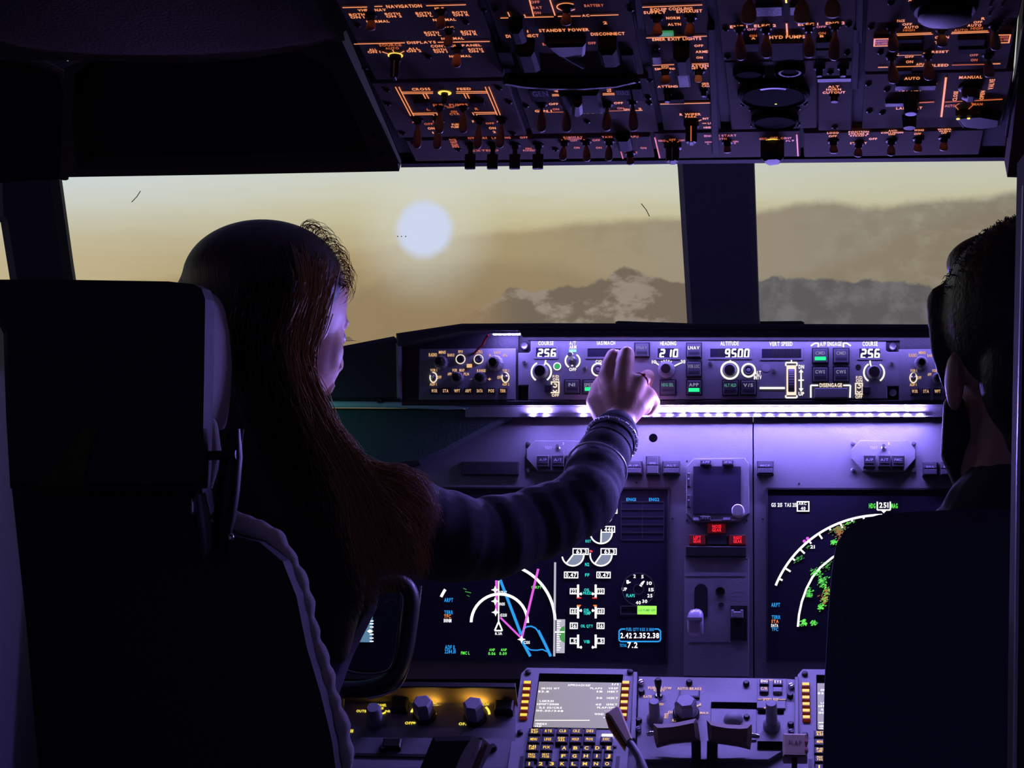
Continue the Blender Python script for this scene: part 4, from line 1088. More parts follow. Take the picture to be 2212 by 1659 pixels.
# ---- captain's outboard display and the control wheel in front of it
d3 = thing('outboard_display', 'dark display behind the steering yoke with a slice of blue sky picture', 'display', base(FP, 740, 1300))
part(d3, 'bezel', MB(FP).pbox(560, 1150, 862, 1452, 0, .003), DARK)
part(d3, 'glass', MB(FP).pbox(566, 1156, 856, 1446, .002, .0036), GLASS)
part(d3, 'sky_field', MB(FP).pbox(640, 1300, 806, 1387, .0038, .0041), S_SKY)
mb = MB(FP)
for y in (1342, 1348, 1355, 1371, 1379, 1386): mb.pline(800, y, 808, y, 2.2, .0042)
mb.ppoly([(794, 1364), (800, 1360), (808, 1364), (800, 1368)], .0042, .0045); part(d3, 'pitch_marks', mb, S_W)
FY = Frame(P3(820, 1400, 2.94), (1, .15, 0), (0, .10, 1))
yk = thing('steering_yoke', 'dark steering yoke grip left of the map display', 'steering yoke', base(FY, 790, 1540))
loop = catmull([Vector((*FY.at(x, y), c)) for x, y, c in ((700, 1490, 0), (790, 1488, 0), (845, 1468, 0), (872, 1420, 0), (884, 1350, 0), (888, 1290, .0), (870, 1262, .0), (835, 1262, 0), (800, 1270, 0), (740, 1285, 0))], 6)
k_ = FY.k(800, 1400)
part(yk, 'grip', MB(FY).tube(loop, [19 * k_] * len(loop), 14), mat('wheel_rubber', '15151b', .45, spec=.5), smooth=True)
inner = catmull([Vector((*FY.at(x, y), .010)) for x, y in ((745, 1446), (775, 1454), (815, 1455), (845, 1444), (856, 1410), (863, 1350), (862, 1310), (848, 1296), (830, 1300))], 5)
part(yk, 'inner_rim', MB(FY).tube(inner, .0016, 8), mat('wheel_rim', '56545e', .35, .4), smooth=True)
edge = catmull([Vector((*FY.at(x, y), -.002)) for x, y in ((908, 1266), (905, 1300), (898, 1350), (888, 1410), (880, 1450), (862, 1484), (830, 1500), (795, 1508))], 5)
part(yk, 'edge_strip', MB(FY).tube(edge, .0020, 8), METAL, smooth=True, label='edge glint put in as a thin metal strip')  # glint along the yoke edge, modelled as a metal strip
part(yk, 'column', MB(FY).tube([Vector((*FY.at(700, 1480), 0)), Vector((*FY.at(690, 1560), .0)), Vector((*FY.at(690, 1700), .0))], .03, 16), BLACK, smooth=True)

# ================================================================== overhead panel
of = thing('overhead_frame', 'dark frame that carries the overhead switch panels above the windshield', 'frame', base(FO, 1500, 200))
part(of, 'backing_plate', MB(FO).ppoly([(866, 359), (1180, 357), (1500, 351), (1800, 347), (2174, 345), (2216, -150), (650, -150)], -.03, -.005, .002), OVHD)
part(of, 'front_edge', MB(FO).ppoly([(866, 360), (1500, 352), (2174, 346), (2173, 338), (1500, 344), (868, 352)], -.03, .001), OVHD)
ragged = MB(FO)
for i in range(46):
    x = 1383 + i * 1.7; ragged.pbox(x, 349, x + 1.2, 352 + rnd.random() * 3.0, -.01, -.004)
part(of, 'torn_edge', ragged, OVHD, kind='stuff')
for p in (((1536, 60), (1546, 330)), ((1859, -20), (1856, 90)), ((1851, 60), (1846, 190)), ((1376, -20), (1384, 60))):
    (xa, ya), (xb, yb) = p
    part(of, 'divider_rail', MB(FO).ppoly([(xa - 8, ya), (xa + 8, ya), (xb + 8, yb), (xb - 8, yb)], -.006, .002, .001), OVHD)

PXM = 5000 / 2.45                                # pixels that one metre along the panel normal covers, about
nutm = MB(WORLD).lathe(0, 0, [(.0062, 0), (.0062, .0016), (.0042, .0022), (.0036, .0060)], 10).mesh('toggle_nut', KNOB, True)
def lever_mesh(L, m, fat=1.0):
    r = .0030 * fat
    V = MB(WORLD).lathe(0, 0, [(.0017, .003), (.0020, L * .30), (r * .95, L * .46), (r * 1.2, L * .66), (r * 1.25, L * .86), (r * 1.0, L * .95), (r * .6, L * .99), (r * .15, L)], 14, flat=.8)
    return V.mesh('toggle_lever', m, True)
LEV = {}
def toggle(parent, bx, by, ty, m=KNOB, fat=1.0, fr=FO):
    L = round(max(.010, (ty - by) / PXM / 1.0), 3); key = (L, m.name, fat)
    if key not in LEV: LEV[key] = lever_mesh(L, m, fat)
    a, b = fr.at(bx, by)
    M = fr.M @ Matrix.Translation((a, b, 0)) @ Matrix.Rotation(R(rnd.uniform(-4, 4)), 4, 'Y') @ Matrix.Rotation(R(rnd.uniform(-6, 6)), 4, 'X')
    t = part(parent, 'toggle_switch', nutm, None, M)
    part(t, 'lever', LEV[key], None, M)
    return t
LTIP = mat('smoked_toggle_tip', '8a6056', .4, spec=.5)
def dzus(parent, pts):
    for x, y in pts: part(parent, 'fastener', MB(FO).plathe(x, y, [(7, 0), (7, .0014), (4, .002), (2.5, .0012)], 14), BLACK, smooth=True)
def rotary(parent, x, y, ty, r, m=KNOB, line=E_ORDIM, skirt=1.3):
    h = (ty - y) / PXM; a, b = FO.at(x, y); k = FO.k(x, y) * r
    kn = part(parent, 'rotary_knob', MB(FO).lathe(a, b, [(k * skirt, 0), (k * skirt, h * .25), (k, h * .32), (k * .96, h * .92), (k * .8, h)], 28), m, smooth=True)
    part(kn, 'bar_grip', MB(FO).box(a - k * .42, a + k * .42, b - k * 1.0, b + k * 1.0, h * .3, h * 1.06, k * .15), m)
    if line: part(kn, 'pointer_line', MB(FO).box(a - .0006, a + .0006, b + k * .999, b + k * 1.03, h * .15, h * 1.04), line)
    return kn
def guard(parent, x0, y0, x1, y1, h, m=GUARD):
    g = part(parent, 'switch_guard', MB(FO).pbox(x0, y0, x1, y1, 0, h, min(.004, h * .3)), m)
    return g
def lens(parent, x0, y0, x1, y1, txt=None, lit=None):
    l = part(parent, 'annunciator_lens', MB(FO).pbox(x0, y0, x1, y1, 0, .0045, .0006), OVL if not lit else lit)
    if txt: part(l, 'lettering', MB(FO).ptext(txt, x0 + 4, x1 - 4, y0 + 2, (y0 + y1) / 2, .0047), LETF)
    return l

def module(name, label, rect, dz=True, m=OVH):
    x0, y0, x1, y1 = rect
    t = thing(name, label, 'overhead panel', base(FO, (x0 + x1) / 2, (y0 + y1) / 2), 'overhead switch panels')
    part(t, 'faceplate', MB(FO).pbox(x0, y0, x1, y1, -.005, 0, .0012), m)
    return t

nav = module('navigation_panel', 'overhead panel lettered NAVIGATION and DISPLAYS, in the upper corner beside the window liner', (752, -60, 1052, 171))
part(nav, 'lettering', MB(FO).labels([('|', 740, 15, 793, 13.7), ('|', 809, 12.5, 826, 12), ('NAVIGATION', 834, 911.5, 9, 15.5), ('|', 920.7, 10.9, 1006.4, 8.7), ('IRS', 939, 960, 15, 20), ('VHF', 772.7, 793.6, 18.4, 23.4), ('NAV', 809.5, 833.7, 17.5, 23), ('BOTH', 754, 788, 28, 33), ('ON 1', 757, 787, 34, 38.5), ('BOTH', 831, 864, 26.4, 31), ('ON 2', 834, 868, 32, 36.5), ('NORMAL', 791.6, 841, 42.6, 47.7),
    ('BOTH', 897.6, 931, 25, 30), ('ON L', 900.6, 935, 30.6, 35), ('BOTH', 976.8, 1009, 23.4, 28), ('ON R', 979, 1013.6, 29, 33.5), ('NORMAL', 935, 985, 39, 44), ('FMC', 953, 981, 56.5, 61.5), ('BOTH', 916, 948, 67, 71.5), ('ON L', 919, 952.5, 72.2, 76.4), ('BOTH', 995, 1027, 65, 70), ('ON R', 997.7, 1031, 70.4, 75), ('NORMAL', 953, 1002, 79.6, 84.5),
    ('|', 764.8, 93.7, 874.7, 91), ('DISPLAYS', 879, 941.6, 88, 93), ('|', 945.8, 90, 1058, 88), ('CONTROL', 930, 987.6, 95.7, 100.7), ('PANEL', 997.7, 1039.5, 94.5, 99), ('ALL', 797, 814, 104, 108.4), ('ON 1', 794, 822, 109, 113.5), ('ALL', 881, 905.7, 102, 106.4), ('ON 2', 878, 910, 107, 111.5), ('BOTH', 935.8, 964, 104, 108.4), ('ON 1', 937.5, 966.7, 108.9, 113), ('BOTH', 1011, 1042, 103, 107.2), ('ON 2', 1012.7, 1045.4, 108, 112), ('NORMAL', 970.4, 1017.8, 118, 122.6),
    ('|', 826, 110.5, 839, 115, 1.8), ('|', 873, 109, 865, 113.5, 1.8), ('|', 848, 105.8, 851, 112, 1.8)]), E_ORANGE)
part(nav, 'dim_lettering', MB(FO).labels([('SOURCE', 818.7, 867, 93.7, 98.7), ('AUTO', 832, 862, 101, 105.4)]), E_ORDIM)
part(nav, 'lit_ring', MB(FO).parc(854, 118.4, 13.5, 6), E_RING)
rotary(nav, 854, 118.4, 168, 10, line=LETF)
for x, y, ty in ((801, 32, 64), (953, 22, 62), (970, 63, 100), (988, 104, 147)): toggle(nav, x, y, ty, AMBERP, 1.25)
dzus(nav, [(773, 54), (1007, 48), (788, 146), (1045, 20), (926, 122)])

fu = module('fuel_panel', 'overhead fuel panel with glowing cross feed lines, beside the window liner', (830, 176, 1117, 296))
mb = MB(FO)
for a in (((854.3, 186.7), (887, 248.6)), ((861.8, 186.7), (893.6, 248.6)), ((1048, 186.4), (1074, 247)), ((1056, 186.4), (1080.6, 247)), ((868.5, 197.6), (935.4, 197.2)), ((870, 200.8), (935.4, 200.4)), ((985.6, 196.8), (1053.4, 196.2)), ((985.6, 200.2), (1054, 199.4)),
          ((913.7, 201), (919.5, 211.5)), ((920.4, 201), (926.2, 211.5)), ((1001.5, 200), (1006.9, 211)), ((1008.2, 200), (1013.7, 211)), ((892, 243.3), (943, 242.6)), ((893, 246.6), (936, 246)), ((1024, 241.8), (1072, 241.2)), ((1030, 245.2), (1073, 244.4)), ((943, 242.6), (945, 247.5)), ((936, 246), (937, 248)), ((1020.7, 241.8), (1024, 247)), ((1029, 245.2), (1030, 247.4))):
    mb.pline(*a[0], *a[1], 1.8)
part(fu, 'feed_lines', mb, E_ORANGE)
part(fu, 'lettering', MB(FO).labels([('CROSS', 889.4, 929.6, 189, 194), ('FEED', 987, 1017.4, 188.7, 193.4), ('ON', 924, 938.8, 274, 278.7), ('1', 934, 936.5, 283.5, 287.5), ('FWD', 1020, 1045.5, 259, 263.7), ('ON', 1056, 1071, 273.4, 278), ('2', 1064.6, 1071, 282, 286), ('FUEL', 976, 994, 266, 270), ('PUMP', 975, 994, 271.4, 275.4)]), E_ORANGE)
part(fu, 'dim_lettering', MB(FO).labels([('FUEL PUMPS', 935.4, 1010.7, 223.5, 228.5), ('OFF', 965, 981.4, 229, 232.4), ('L', 922, 928.7, 233.6, 237.7), ('R', 1025.8, 1033.3, 232, 236.6), ('ON', 973.6, 987, 238, 242), ('CTR', 971, 993, 243, 247.3), ('AFT', 889.4, 910, 260, 264.5), ('OFF', 916, 935.4, 264.8, 268.7), ('FWD', 935.4, 950, 259.6, 264), ('AFT', 1071.8, 1092, 258.7, 263.3), ('OFF', 1049, 1067.6, 263.6, 267.4)]), E_ORDIM)
part(fu, 'lit_ring', MB(FO).parc(960.5, 199.5, 11, 7), E_RING)
rotary(fu, 960.5, 200, 226, 6, line=None)
for x, y, ty in ((903, 258, 327), (949, 260, 328), (950, 230, 292), (1001, 230, 291), (1036, 258, 326), (1085, 257, 325)): toggle(fu, x, y, ty, LTIP, 1.3)
dzus(fu, [(836, 194), (838, 224), (1078, 190), (1100, 220), (870, 287), (1108, 288)])
for x in (895, 1015): lens(fu, x, 214, x + 32, 222)

el = module('electrical_panel', 'overhead electrical panel lettered STANDBY POWER with dark guarded switches', (1068, -60, 1369, 165))
part(el, 'lettering', MB(FO).labels([('|', 1142, -8, 1152.8, 33.4, 2.6), ('|', 1186, -8, 1199, 31.7, 2.6), ('|', 1081, 37.4, 1101.5, 37), ('|', 1133, 36, 1196, 34.7), ('|', 1205, 34, 1254.5, 33.2), ('|', 1275, 32.2, 1336, 30.4), ('AC', 1257, 1273, 30, 35), ('STANDBY POWER', 1164, 1272.4, 61, 67), ('DISCONNECT', 1092.5, 1164, 73.5, 79.5), ('DISCONNECT', 1276, 1349.7, 69, 75), ('2', 1303, 1311.5, 45.5, 51), ('1', 1137, 1141, 64, 69), ('|', 1097, 25, 1101, 34, 2.2), ('|', 1132, 30, 1135, 34, 2)]), E_ORANGE)
part(el, 'dim_lettering', MB(FO).labels([('OFF', 1145.5, 1165.8, .5, 6), ('BAT', 1150, 1171, 12.7, 18), ('ON', 1153.6, 1168, 24, 29), ('BATTERY', 1262, 1304, 8, 13.3), ('BAT', 1172, 1188, 91.5, 97), ('OFF', 1270, 1287, 89.5, 94.5)]), E_ORDIM)
part(el, 'lit_arc', MB(FO).parc(1224, 13.5, 21, 2.2, 40, 320), E_ORANGE)
toggle(el, 1224, 16, 52, AMBERP, 1.4)
for x0, y0, x1, y1, h in ((1103, 36, 1134, 66, .016), (1296, 78, 1336, 112, .018), (1120, 86, 1162, 128, .016)):
    guard(el, x0, y0, x1, y1, h)
bg = part(el, 'selector_knob', MB(FO).ppoly([(1177, 80), (1266, 78), (1264, 104), (1240, 110), (1205, 104)], 0, .010, .003), BLACK)
part(bg, 'metal_handle', MB(FO).tube([Vector((*FO.at(x, y), c)) for x, y, c in ((1206, 100, .006), (1240, 112, .010), (1262, 120, .012))], .0025, 8), KNOBG, smooth=True)
part(el, 'small_lens', MB(FO).pdisc(1228, 130, 12, 0, .002), DARK)
for x0, y0, x1, y1 in ((1080, 104, 1108, 140), (1345, 110, 1372, 150)): lens(el, x0, y0, x1, y1)
part(el, 'curved_gap_shadow', MB(FO).tube([Vector((*FO.at(x, y), .006)) for x, y in ((1092, 158), (1130, 165), (1190, 169), (1260, 169), (1330, 164), (1372, 154))], .0065, 8), BLACK, smooth=True)  # shadow on the gap between the panels, put in as a black tube
dzus(el, [(1070, 20), (1362, 20), (1085, 128), (1358, 130)])

bu = module('bus_panel', 'overhead panel lettered BUS TRANSFER with two dark sliding covers', (1128, 171, 1412, 288))
mb = MB(FO).labels([('BUS TRANSFER', 1207.8, 1299.3, 177.8, 183.6), ('OFF', 1196, 1204, 186, 198, -1), ('AUTO', 1310, 1319, 182, 198, -1), ('|', 1192.7, 202.8, 1222.8, 202.2, 1.8), ('|', 1192.7, 205.6, 1222.8, 205, 1.8), ('|', 1302, 200.8, 1328, 200.2, 1.8), ('|', 1302, 203.6, 1328, 203, 1.8), ('OFF', 1185.5, 1206, 221.6, 225.7), ('GEN 1', 1155, 1192, 236.4, 241), ('APU', 1246, 1267, 235.6, 239.4), ('APU', 1261, 1284.7, 239.8, 244), ('OFF', 1326, 1345.8, 219.4, 223.6), ('GEN', 1347, 1360, 233.6, 238), ('2', 1379, 1386, 232, 236), ('|', 1371, 237.4, 1388, 237, 1.6), ('|', 1243, 229.4, 1250, 229.2, 2)])
part(bu, 'lettering', mb, E_ORANGE)
part(bu, 'dim_lettering', MB(FO).labels([('ON', 1193.6, 1207.8, 232.8, 237), ('ON', 1333, 1347.5, 230.6, 234.8), ('|', 1178.5, 241.2, 1217, 240.6, 1.4), ('|', 1229, 240.4, 1262, 239.6, 1.4), ('|', 1316, 238.4, 1348, 237.6, 1.4)]), E_ORDIM)
guard(bu, 1212, 185, 1300, 228, .010)
part(bu, 'slide_lever', MB(FO).ppoly([(1238, 190), (1258, 190), (1260, 212), (1248, 218), (1236, 212)], .009, .020, .003), DARK)
lens(bu, 1146, 186, 1188, 212, 'GEN'); lens(bu, 1328, 185, 1362, 207, 'SOURCE'); lens(bu, 1366, 184, 1388, 210)
for x, y, ty in ((1170, 224, 289), (1224, 226, 288), (1312, 224, 287), (1366, 216, 286)): toggle(bu, x, y, ty, LTIP, 1.35)
dzus(bu, [(1133, 178), (1376, 174), (1136, 228), (1402, 222), (1268, 262)])
part(bu, 'metal_stud', MB(FO).pdisc(1298, 238, 4, 0, .003, 12), METAL)

ll = module('landing_light_panel', 'lowest overhead strip lettered RETRACTABLE LANDING, TAXI and RUNWAY TURNOFF', (884, 299, 1410, 345))
part(ll, 'lettering', MB(FO).labels([('STROBE', 974, 988, 299, 318, -1), ('RETRACTABLE', 1010.7, 1052, 294.8, 299), ('LANDING', 1062, 1103, 294.4, 298.6), ('OFF', 1123, 1140, 294, 298), ('ON', 1135, 1148, 318, 321.4), ('FIXED', 1130, 1155.4, 322.2, 325.8), ('EXTEND', 1020, 1077, 322, 326), ('RUNWAY', 1217, 1258.8, 293.5, 297), ('TURNOFF', 1218, 1257, 297.6, 300.8), ('L', 1213, 1217, 300, 303), ('R', 1260, 1266, 300, 303), ('OFF', 1232, 1247, 301.6, 304.4), ('OFF', 1279.7, 1296.4, 299.7, 304), ('TAXI', 1300, 1322.4, 293, 296.8), ('ON', 1239.6, 1252, 316, 320), ('ON', 1287, 1299.5, 316, 320), ('APU', 1361, 1379, 292, 296.3), ('ON', 1383.4, 1396, 316.4, 320.6), ('START', 1350, 1377.6, 327, 331.5), ('|', 1341, 324.8, 1345.8, 341.5, 2.4)]), E_ORDIM)
for x in (1017, 1065, 1113, 1163):
    t = part(ll, 'landing_light_switch', nutm, None, base(FO, x, 312))
    a, b = FO.at(x, 312)
    lv = MB(FO).tube([(a, b, .003), (a, b, .014)], .0028, 8)
    for d in (-6.5, 0, 6.5): lv.tube([(a + d * FO.k(x, 312), b, .012), (a + d * FO.k(x, 312), b, .0285)], [.0030, .0027], 8)
    part(t, 'lever', lv, BLACK, smooth=True)
for x, y, ty in ((1219, 306, 351), (1266, 305, 354), (1316, 304, 350), (1361, 330, 358)): toggle(ll, x, y, ty, LTIP, 1.2)
guard(ll, 1333, 285, 1364, 311, .010)
dzus(ll, [(896, 310), (990, 322), (1200, 322)])

ex = module('signs_panel', 'overhead panel lettered EQUIP COOLING and EMER EXIT LIGHTS with a tiny green light', (1395, -60, 1534, 218))
part(ex, 'lettering', MB(FO).labels([('|', 1381, 14.4, 1517, 9), ('EQUIP', 1404.8, 1440.5, 16.5, 22.4), ('COOLING', 1444, 1495.7, 14.6, 20.4), ('SUPPLY', 1390, 1439, 22.8, 28.4), ('EXHAUST', 1461, 1517, 19.8, 26), ('NORM', 1439, 1468.6, 35, 40.3), ('ALTN', 1442, 1471, 49, 54), ('|', 1395.6, 80.5, 1526.8, 76.6, 1.8), ('EMER EXIT LIGHTS', 1408.8, 1515, 80.4, 86), ('OFF', 1499.6, 1519, 95.4, 100), ('ARMED', 1502.4, 1536, 108, 113), ('ON', 1504, 1518, 121, 125.5), ('|', 1410, 139.5, 1460, 138, 1.8), ('|', 1490, 137, 1535.4, 136, 1.8), ('NO', 1429, 1444.5, 141, 144.6), ('SMOKING', 1414, 1463, 145.4, 150), ('FASTEN', 1487, 1530.5, 139, 143.6), ('BELTS', 1490, 1527, 144.4, 148.2), ('ATTEND', 1420, 1464.6, 183.7, 188), ('GRD', 1516, 1531, 177.6, 181.6), ('CALL', 1516, 1534, 182.4, 186.6)]), E_ORANGE)
for x, y, ty in ((1419, 38, 78), (1492, 36, 77), (1437, 152, 184)): toggle(ex, x, y, ty, AMBERP, 1.35)
toggle(ex, 1510, 152, 179, E_TIP, 1.0)
part(ex, 'green_light', MB(FO).pbox(1425, 66, 1455, 74.5, 0, .002), emis('dim_green_lamp', '46a862', .55))
guard(ex, 1457, 92, 1492, 128, .019)
guard(ex, 1462, 150, 1491, 178, .006, DARK)
lens(ex, 1409, 115, 1428, 132, None, KNOBG)
a = part(ex, 'push_knob', MB(FO).plathe(1442, 196, [(9, 0), (9, .004), (7, .005), (6.4, .012)], 20), KNOB, smooth=True)
part(a, 'knob_cap', MB(FO).plathe(1442, 196, [(6, .012), (5.2, .0125)], 18), mat('lilac_cap', '9a94e0', .4))
b = part(ex, 'push_knob', MB(FO).plathe(1520, 193, [(9, 0), (9, .002), (6, .003), (5, .008)], 18), KNOB, smooth=True)
dzus(ex, [(1419, 102), (1404, 172), (1535, 210), (1400, 210)])
lens(ex, 1444, 206, 1478, 216)

wp = module('wiper_panel', 'small overhead panel lettered R WIPER with one dark selector knob', (1428, 221, 1554, 281))
part(wp, 'lettering', MB(FO).labels([('|', 1426, 223.4, 1548.7, 220.7, 2.4), ('R WIPER', 1468, 1514, 243.6, 248.4), ('PARK', 1480, 1505, 249.6, 253), ('INT', 1518, 1531, 253.2, 257.2), ('LOW', 1529, 1549.7, 263, 267), ('HIGH', 1520, 1541, 272.3, 276), ('|', 1507, 260.8, 1515, 257.4, 1.6), ('|', 1517, 265, 1526, 265, 1.6)]), E_ORANGE)
rotary(wp, 1493.6, 262, 311, 13, line=E_ORDIM)

hy = module('hydraulic_panel', 'overhead panel lettered HYD PUMPS with large amber-tipped levers above it', (1550, -60, 1850, 129))
part(hy, 'lettering', MB(FO).labels([('ENG 1', 1577, 1614.5, 53.6, 59.4), ('ELEC 2', 1629, 1676.5, 51.6, 57), ('ELEC 1', 1723.7, 1767.5, 48.6, 54), ('ENG 2', 1783.6, 1824.7, 46, 51.5), ('A', 1623, 1631.8, 79.3, 83.8), ('B', 1771, 1779.5, 74.8, 79.2), ('HYD PUMPS', 1662, 1739, 75.6, 82), ('|', 1699, 49.5, 1700.6, 74.5, 3.6)]), E_ORANGE)
part(hy, 'dim_lettering', MB(FO).labels([('OFF', 1614, 1634.5, 60.2, 64.6), ('ON', 1618.7, 1635, 74, 78.4), ('OFF', 1763.6, 1784.4, 54.8, 58.7), ('ON', 1767.5, 1783.6, 68.4, 73)]), E_ORDIM)
part(hy, 'lit_mark', MB(FO).pline(1697.5, -6, 1698.5, 4.5, 4), E_RING)
for x, y, ty in ((1597, 60, 130), (1654.5, 60, 122), (1746.7, 57, 121), (1804, 54, 129)): toggle(hy, x, y, ty, LTIP, 1.45)
for x, y, ty in ((1621, -22, 46), (1735, -22, 44), (1797, -22, 36)): toggle(hy, x, y, ty, AMBERP, 2.0)
for r in ((1606, 86, 1640, 103), (1763, 82, 1797, 95), (1763, 99, 1793, 112), (1666, 84, 1735, 122)): lens(hy, *r)
for r in ((1632, 6, 1690, 26), (1706, 6, 1728, 24)): lens(hy, *r, None, DARK)
dzus(hy, [(1568, 62), (1833, 53), (1572, 122), (1830, 114)])

ga = module('gauge_panel', 'overhead panel with a big round gauge and three smaller round gauges', (1572, 132, 1765, 279))
def gauge(parent, x, y, r, bz=True):
    g = part(parent, 'gauge', MB(FO).plathe(x, y, [(r * 1.12, 0), (r * 1.12, .006), (r, .008), (r * .95, .006)], 40), OVHD, smooth=True)
    part(g, 'gauge_glass', MB(FO).plathe(x, y, [(r * .95, .0062), (r * .94, .0066)], 40), GAUGE)
    return g
g1 = gauge(ga, 1671, 198, 70)
part(g1, 'yellow_dot', MB(FO).pdisc(1676, 211.5, 2.6, .0067, .007, 10), emis('yellow_dot', 'e8f050', 1.0))
part(g1, 'glass_glint', MB(FO).pline(1703, 176.5, 1722, 177.8, 3, .0068).pline(1704, 173, 1704.4, 177, 3, .0068), mat('white_glint', 'f4f0ff', .3))  # glint on the gauge glass laid on as white strokes
part(g1, 'violet_reflection', MB(FO).parc(1671, 198, 58, 8, 62, 118, .0067), mat('violet_reflection', '8f84e8', .35))  # violet reflection in the glass, laid on as a coloured arc
gauge(ga, 1617.6, 150.6, 31); gauge(ga, 1706, 146, 30); gauge(ga, 1674, 254, 46)
part(ga, 'gauge_ring', MB(FO).parc(1706, 143, 22, 5, c=.007), DARK)
dzus(ga, [(1602, 176), (1732, 172), (1606, 224), (1738, 222), (1624, 236), (1722, 234), (1628, 270), (1722, 268)])

ah = module('horn_panel', 'narrow overhead panel lettered ALT HORN CUTOUT under two small knobs', (1768, 132, 1843, 282))
part(ah, 'lettering', MB(FO).labels([('ALT', 1788.4, 1812.8, 184, 188.4), ('HORN', 1784.7, 1817, 190, 194.4), ('CUTOUT', 1776.8, 1826, 196.4, 201)]), E_ORANGE)
part(ah, 'push_button', MB(FO).plathe(1802, 205, [(11, 0), (11, .002), (8, .003), (7.5, .008)], 20), KNOB, smooth=True)
for x, y in ((1767, 143), (1818, 143)): part(ah, 'small_knob', MB(FO).plathe(x + 3, y, [(12, 0), (12, .003), (7, .004), (6, .011)], 18, 6, .08), KNOB, smooth=True)
part(ah, 'slot', MB(FO).pbox(1766, 168, 1838, 175, -.002, .0012), BLACK)
dzus(ah, [(1794, 156), (1803, 274)])

bl = module('bleed_air_panel', 'overhead bleed air panel under a large round dial', (1872, -60, 2198, 152))
part(bl, 'lettering', MB(FO).labels([('PACK', 1938, 1955, 41.4, 46.4), ('OFF', 1949, 1970, 49, 53.6), ('AUTO', 1953, 1984, 55, 60), ('ISOLATION', 2007, 2067.7, 43.2, 48.6), ('VALVE', 2021, 2055.4, 49.2, 53.6), ('CLOSE', 2018.6, 2054.6, 54.4, 58.8), ('R', 2120, 2128, 36.4, 41.6), ('OFF', 2103, 2121.7, 44.4, 49), ('AUTO', 2089.8, 2120, 51, 56), ('RESET', 2013, 2049, 108.4, 113), ('OFF', 1954.7, 1973.6, 119.8, 123.6), ('ON', 1957, 1972.4, 129.8, 135), ('APU', 1978.8, 1996, 135.2, 140), ('BLEED', 2010, 2049, 137.2, 142.6), ('OPEN', 2019.4, 2050, 77, 82), ('TRIP', 2019, 2046, 88, 93.6), ('AUTO', 1962, 1996, -4, 1.5), ('|', 1896.6, 144.2, 1918, 143.6, 2.4), ('|', 1932, 143, 1994.8, 141.6, 1.8), ('|', 2141, 136.6, 2161, 136, 3)]), E_ORANGE)
part(bl, 'dim_lettering', MB(FO).labels([('HIGH', 1950.7, 1976, 61.6, 66.2), ('HIGH', 2097, 2122.5, 57.4, 62.6), ('AUTO', 2061, 2090.6, 61.6, 66), ('OFF', 2094.7, 2112.7, 115.6, 120.2), ('ON', 2096.8, 2111.5, 126, 130.8), ('|', 2056, 139.2, 2126, 137.6, 2)]), E_ORDIM)
part(bl, 'duct_lines', MB(FO).labels([('|', 1936.7, 72, 2012, 69.4, 2), ('|', 1938, 75.2, 2015, 72.2, 2), ('|', 2056, 68.2, 2134, 65.2, 2), ('|', 2054.6, 71.2, 2136.4, 68, 2), ('|', 1940, 114.6, 2007, 113, 2), ('|', 1936.7, 118, 2008.8, 116.2, 2)]), E_ORANGE)
for x0, y0, x1, y1 in ((1887, 73.6, 1921, 90), (2153, 65, 2182, 83)):
    l = lens(bl, x0, y0, x1, y1, None, mat('amber_lens', '6a3020', .5))
    part(l, 'lit_rim', MB(FO).pframe(x0, y0, x1, y1, 3, .0046, .005), E_ORANGE)
    part(l, 'lettering', MB(FO).labels([('RAM DOOR', x0 + 4, x1 - 4, y0 + 2.8, y0 + 7), ('FULL OPEN', x0 + 4, x1 - 4, y0 + 8.6, y0 + 13)], .005), E_ORDIM)
dl = part(bl, 'round_dial', MB(FO).plathe(2040, 5, [(74, 0), (74, .004), (66, .010), (58, .010), (58, .016), (46, .018)], 44), KNOB, smooth=True)
part(dl, 'dial_ring', MB(FO).parc(2040, 5, 56, 2.5, 200, 340, .0162), AMBERP)
for x, y, ty in ((1927, 58, 112), (2034, 62, 101), (2148, 54, 106)): toggle(bl, x, y, ty, LTIP, 1.4)
for x, y, ty in ((1926, 121, 183), (2004, 117, 173), (2134, 117, 166)): toggle(bl, x, y, ty, LTIP, 1.5)
for r in ((1937, 76, 1992, 84), (1942, 101, 1994, 110), (2068, 76, 2128, 90), (2070, 97, 2130, 108), (1934, 144, 1970, 151)): lens(bl, *r)
dzus(bl, [(1882, 58), (1902, 113), (2188, 52), (1924, 6)])
for x, y in ((2140, 8), (2166, 8), (2138, 28), (2168, 36)): part(bl, 'rivet', MB(FO).pdisc(x, y, 3, 0, .003, 10), METAL)

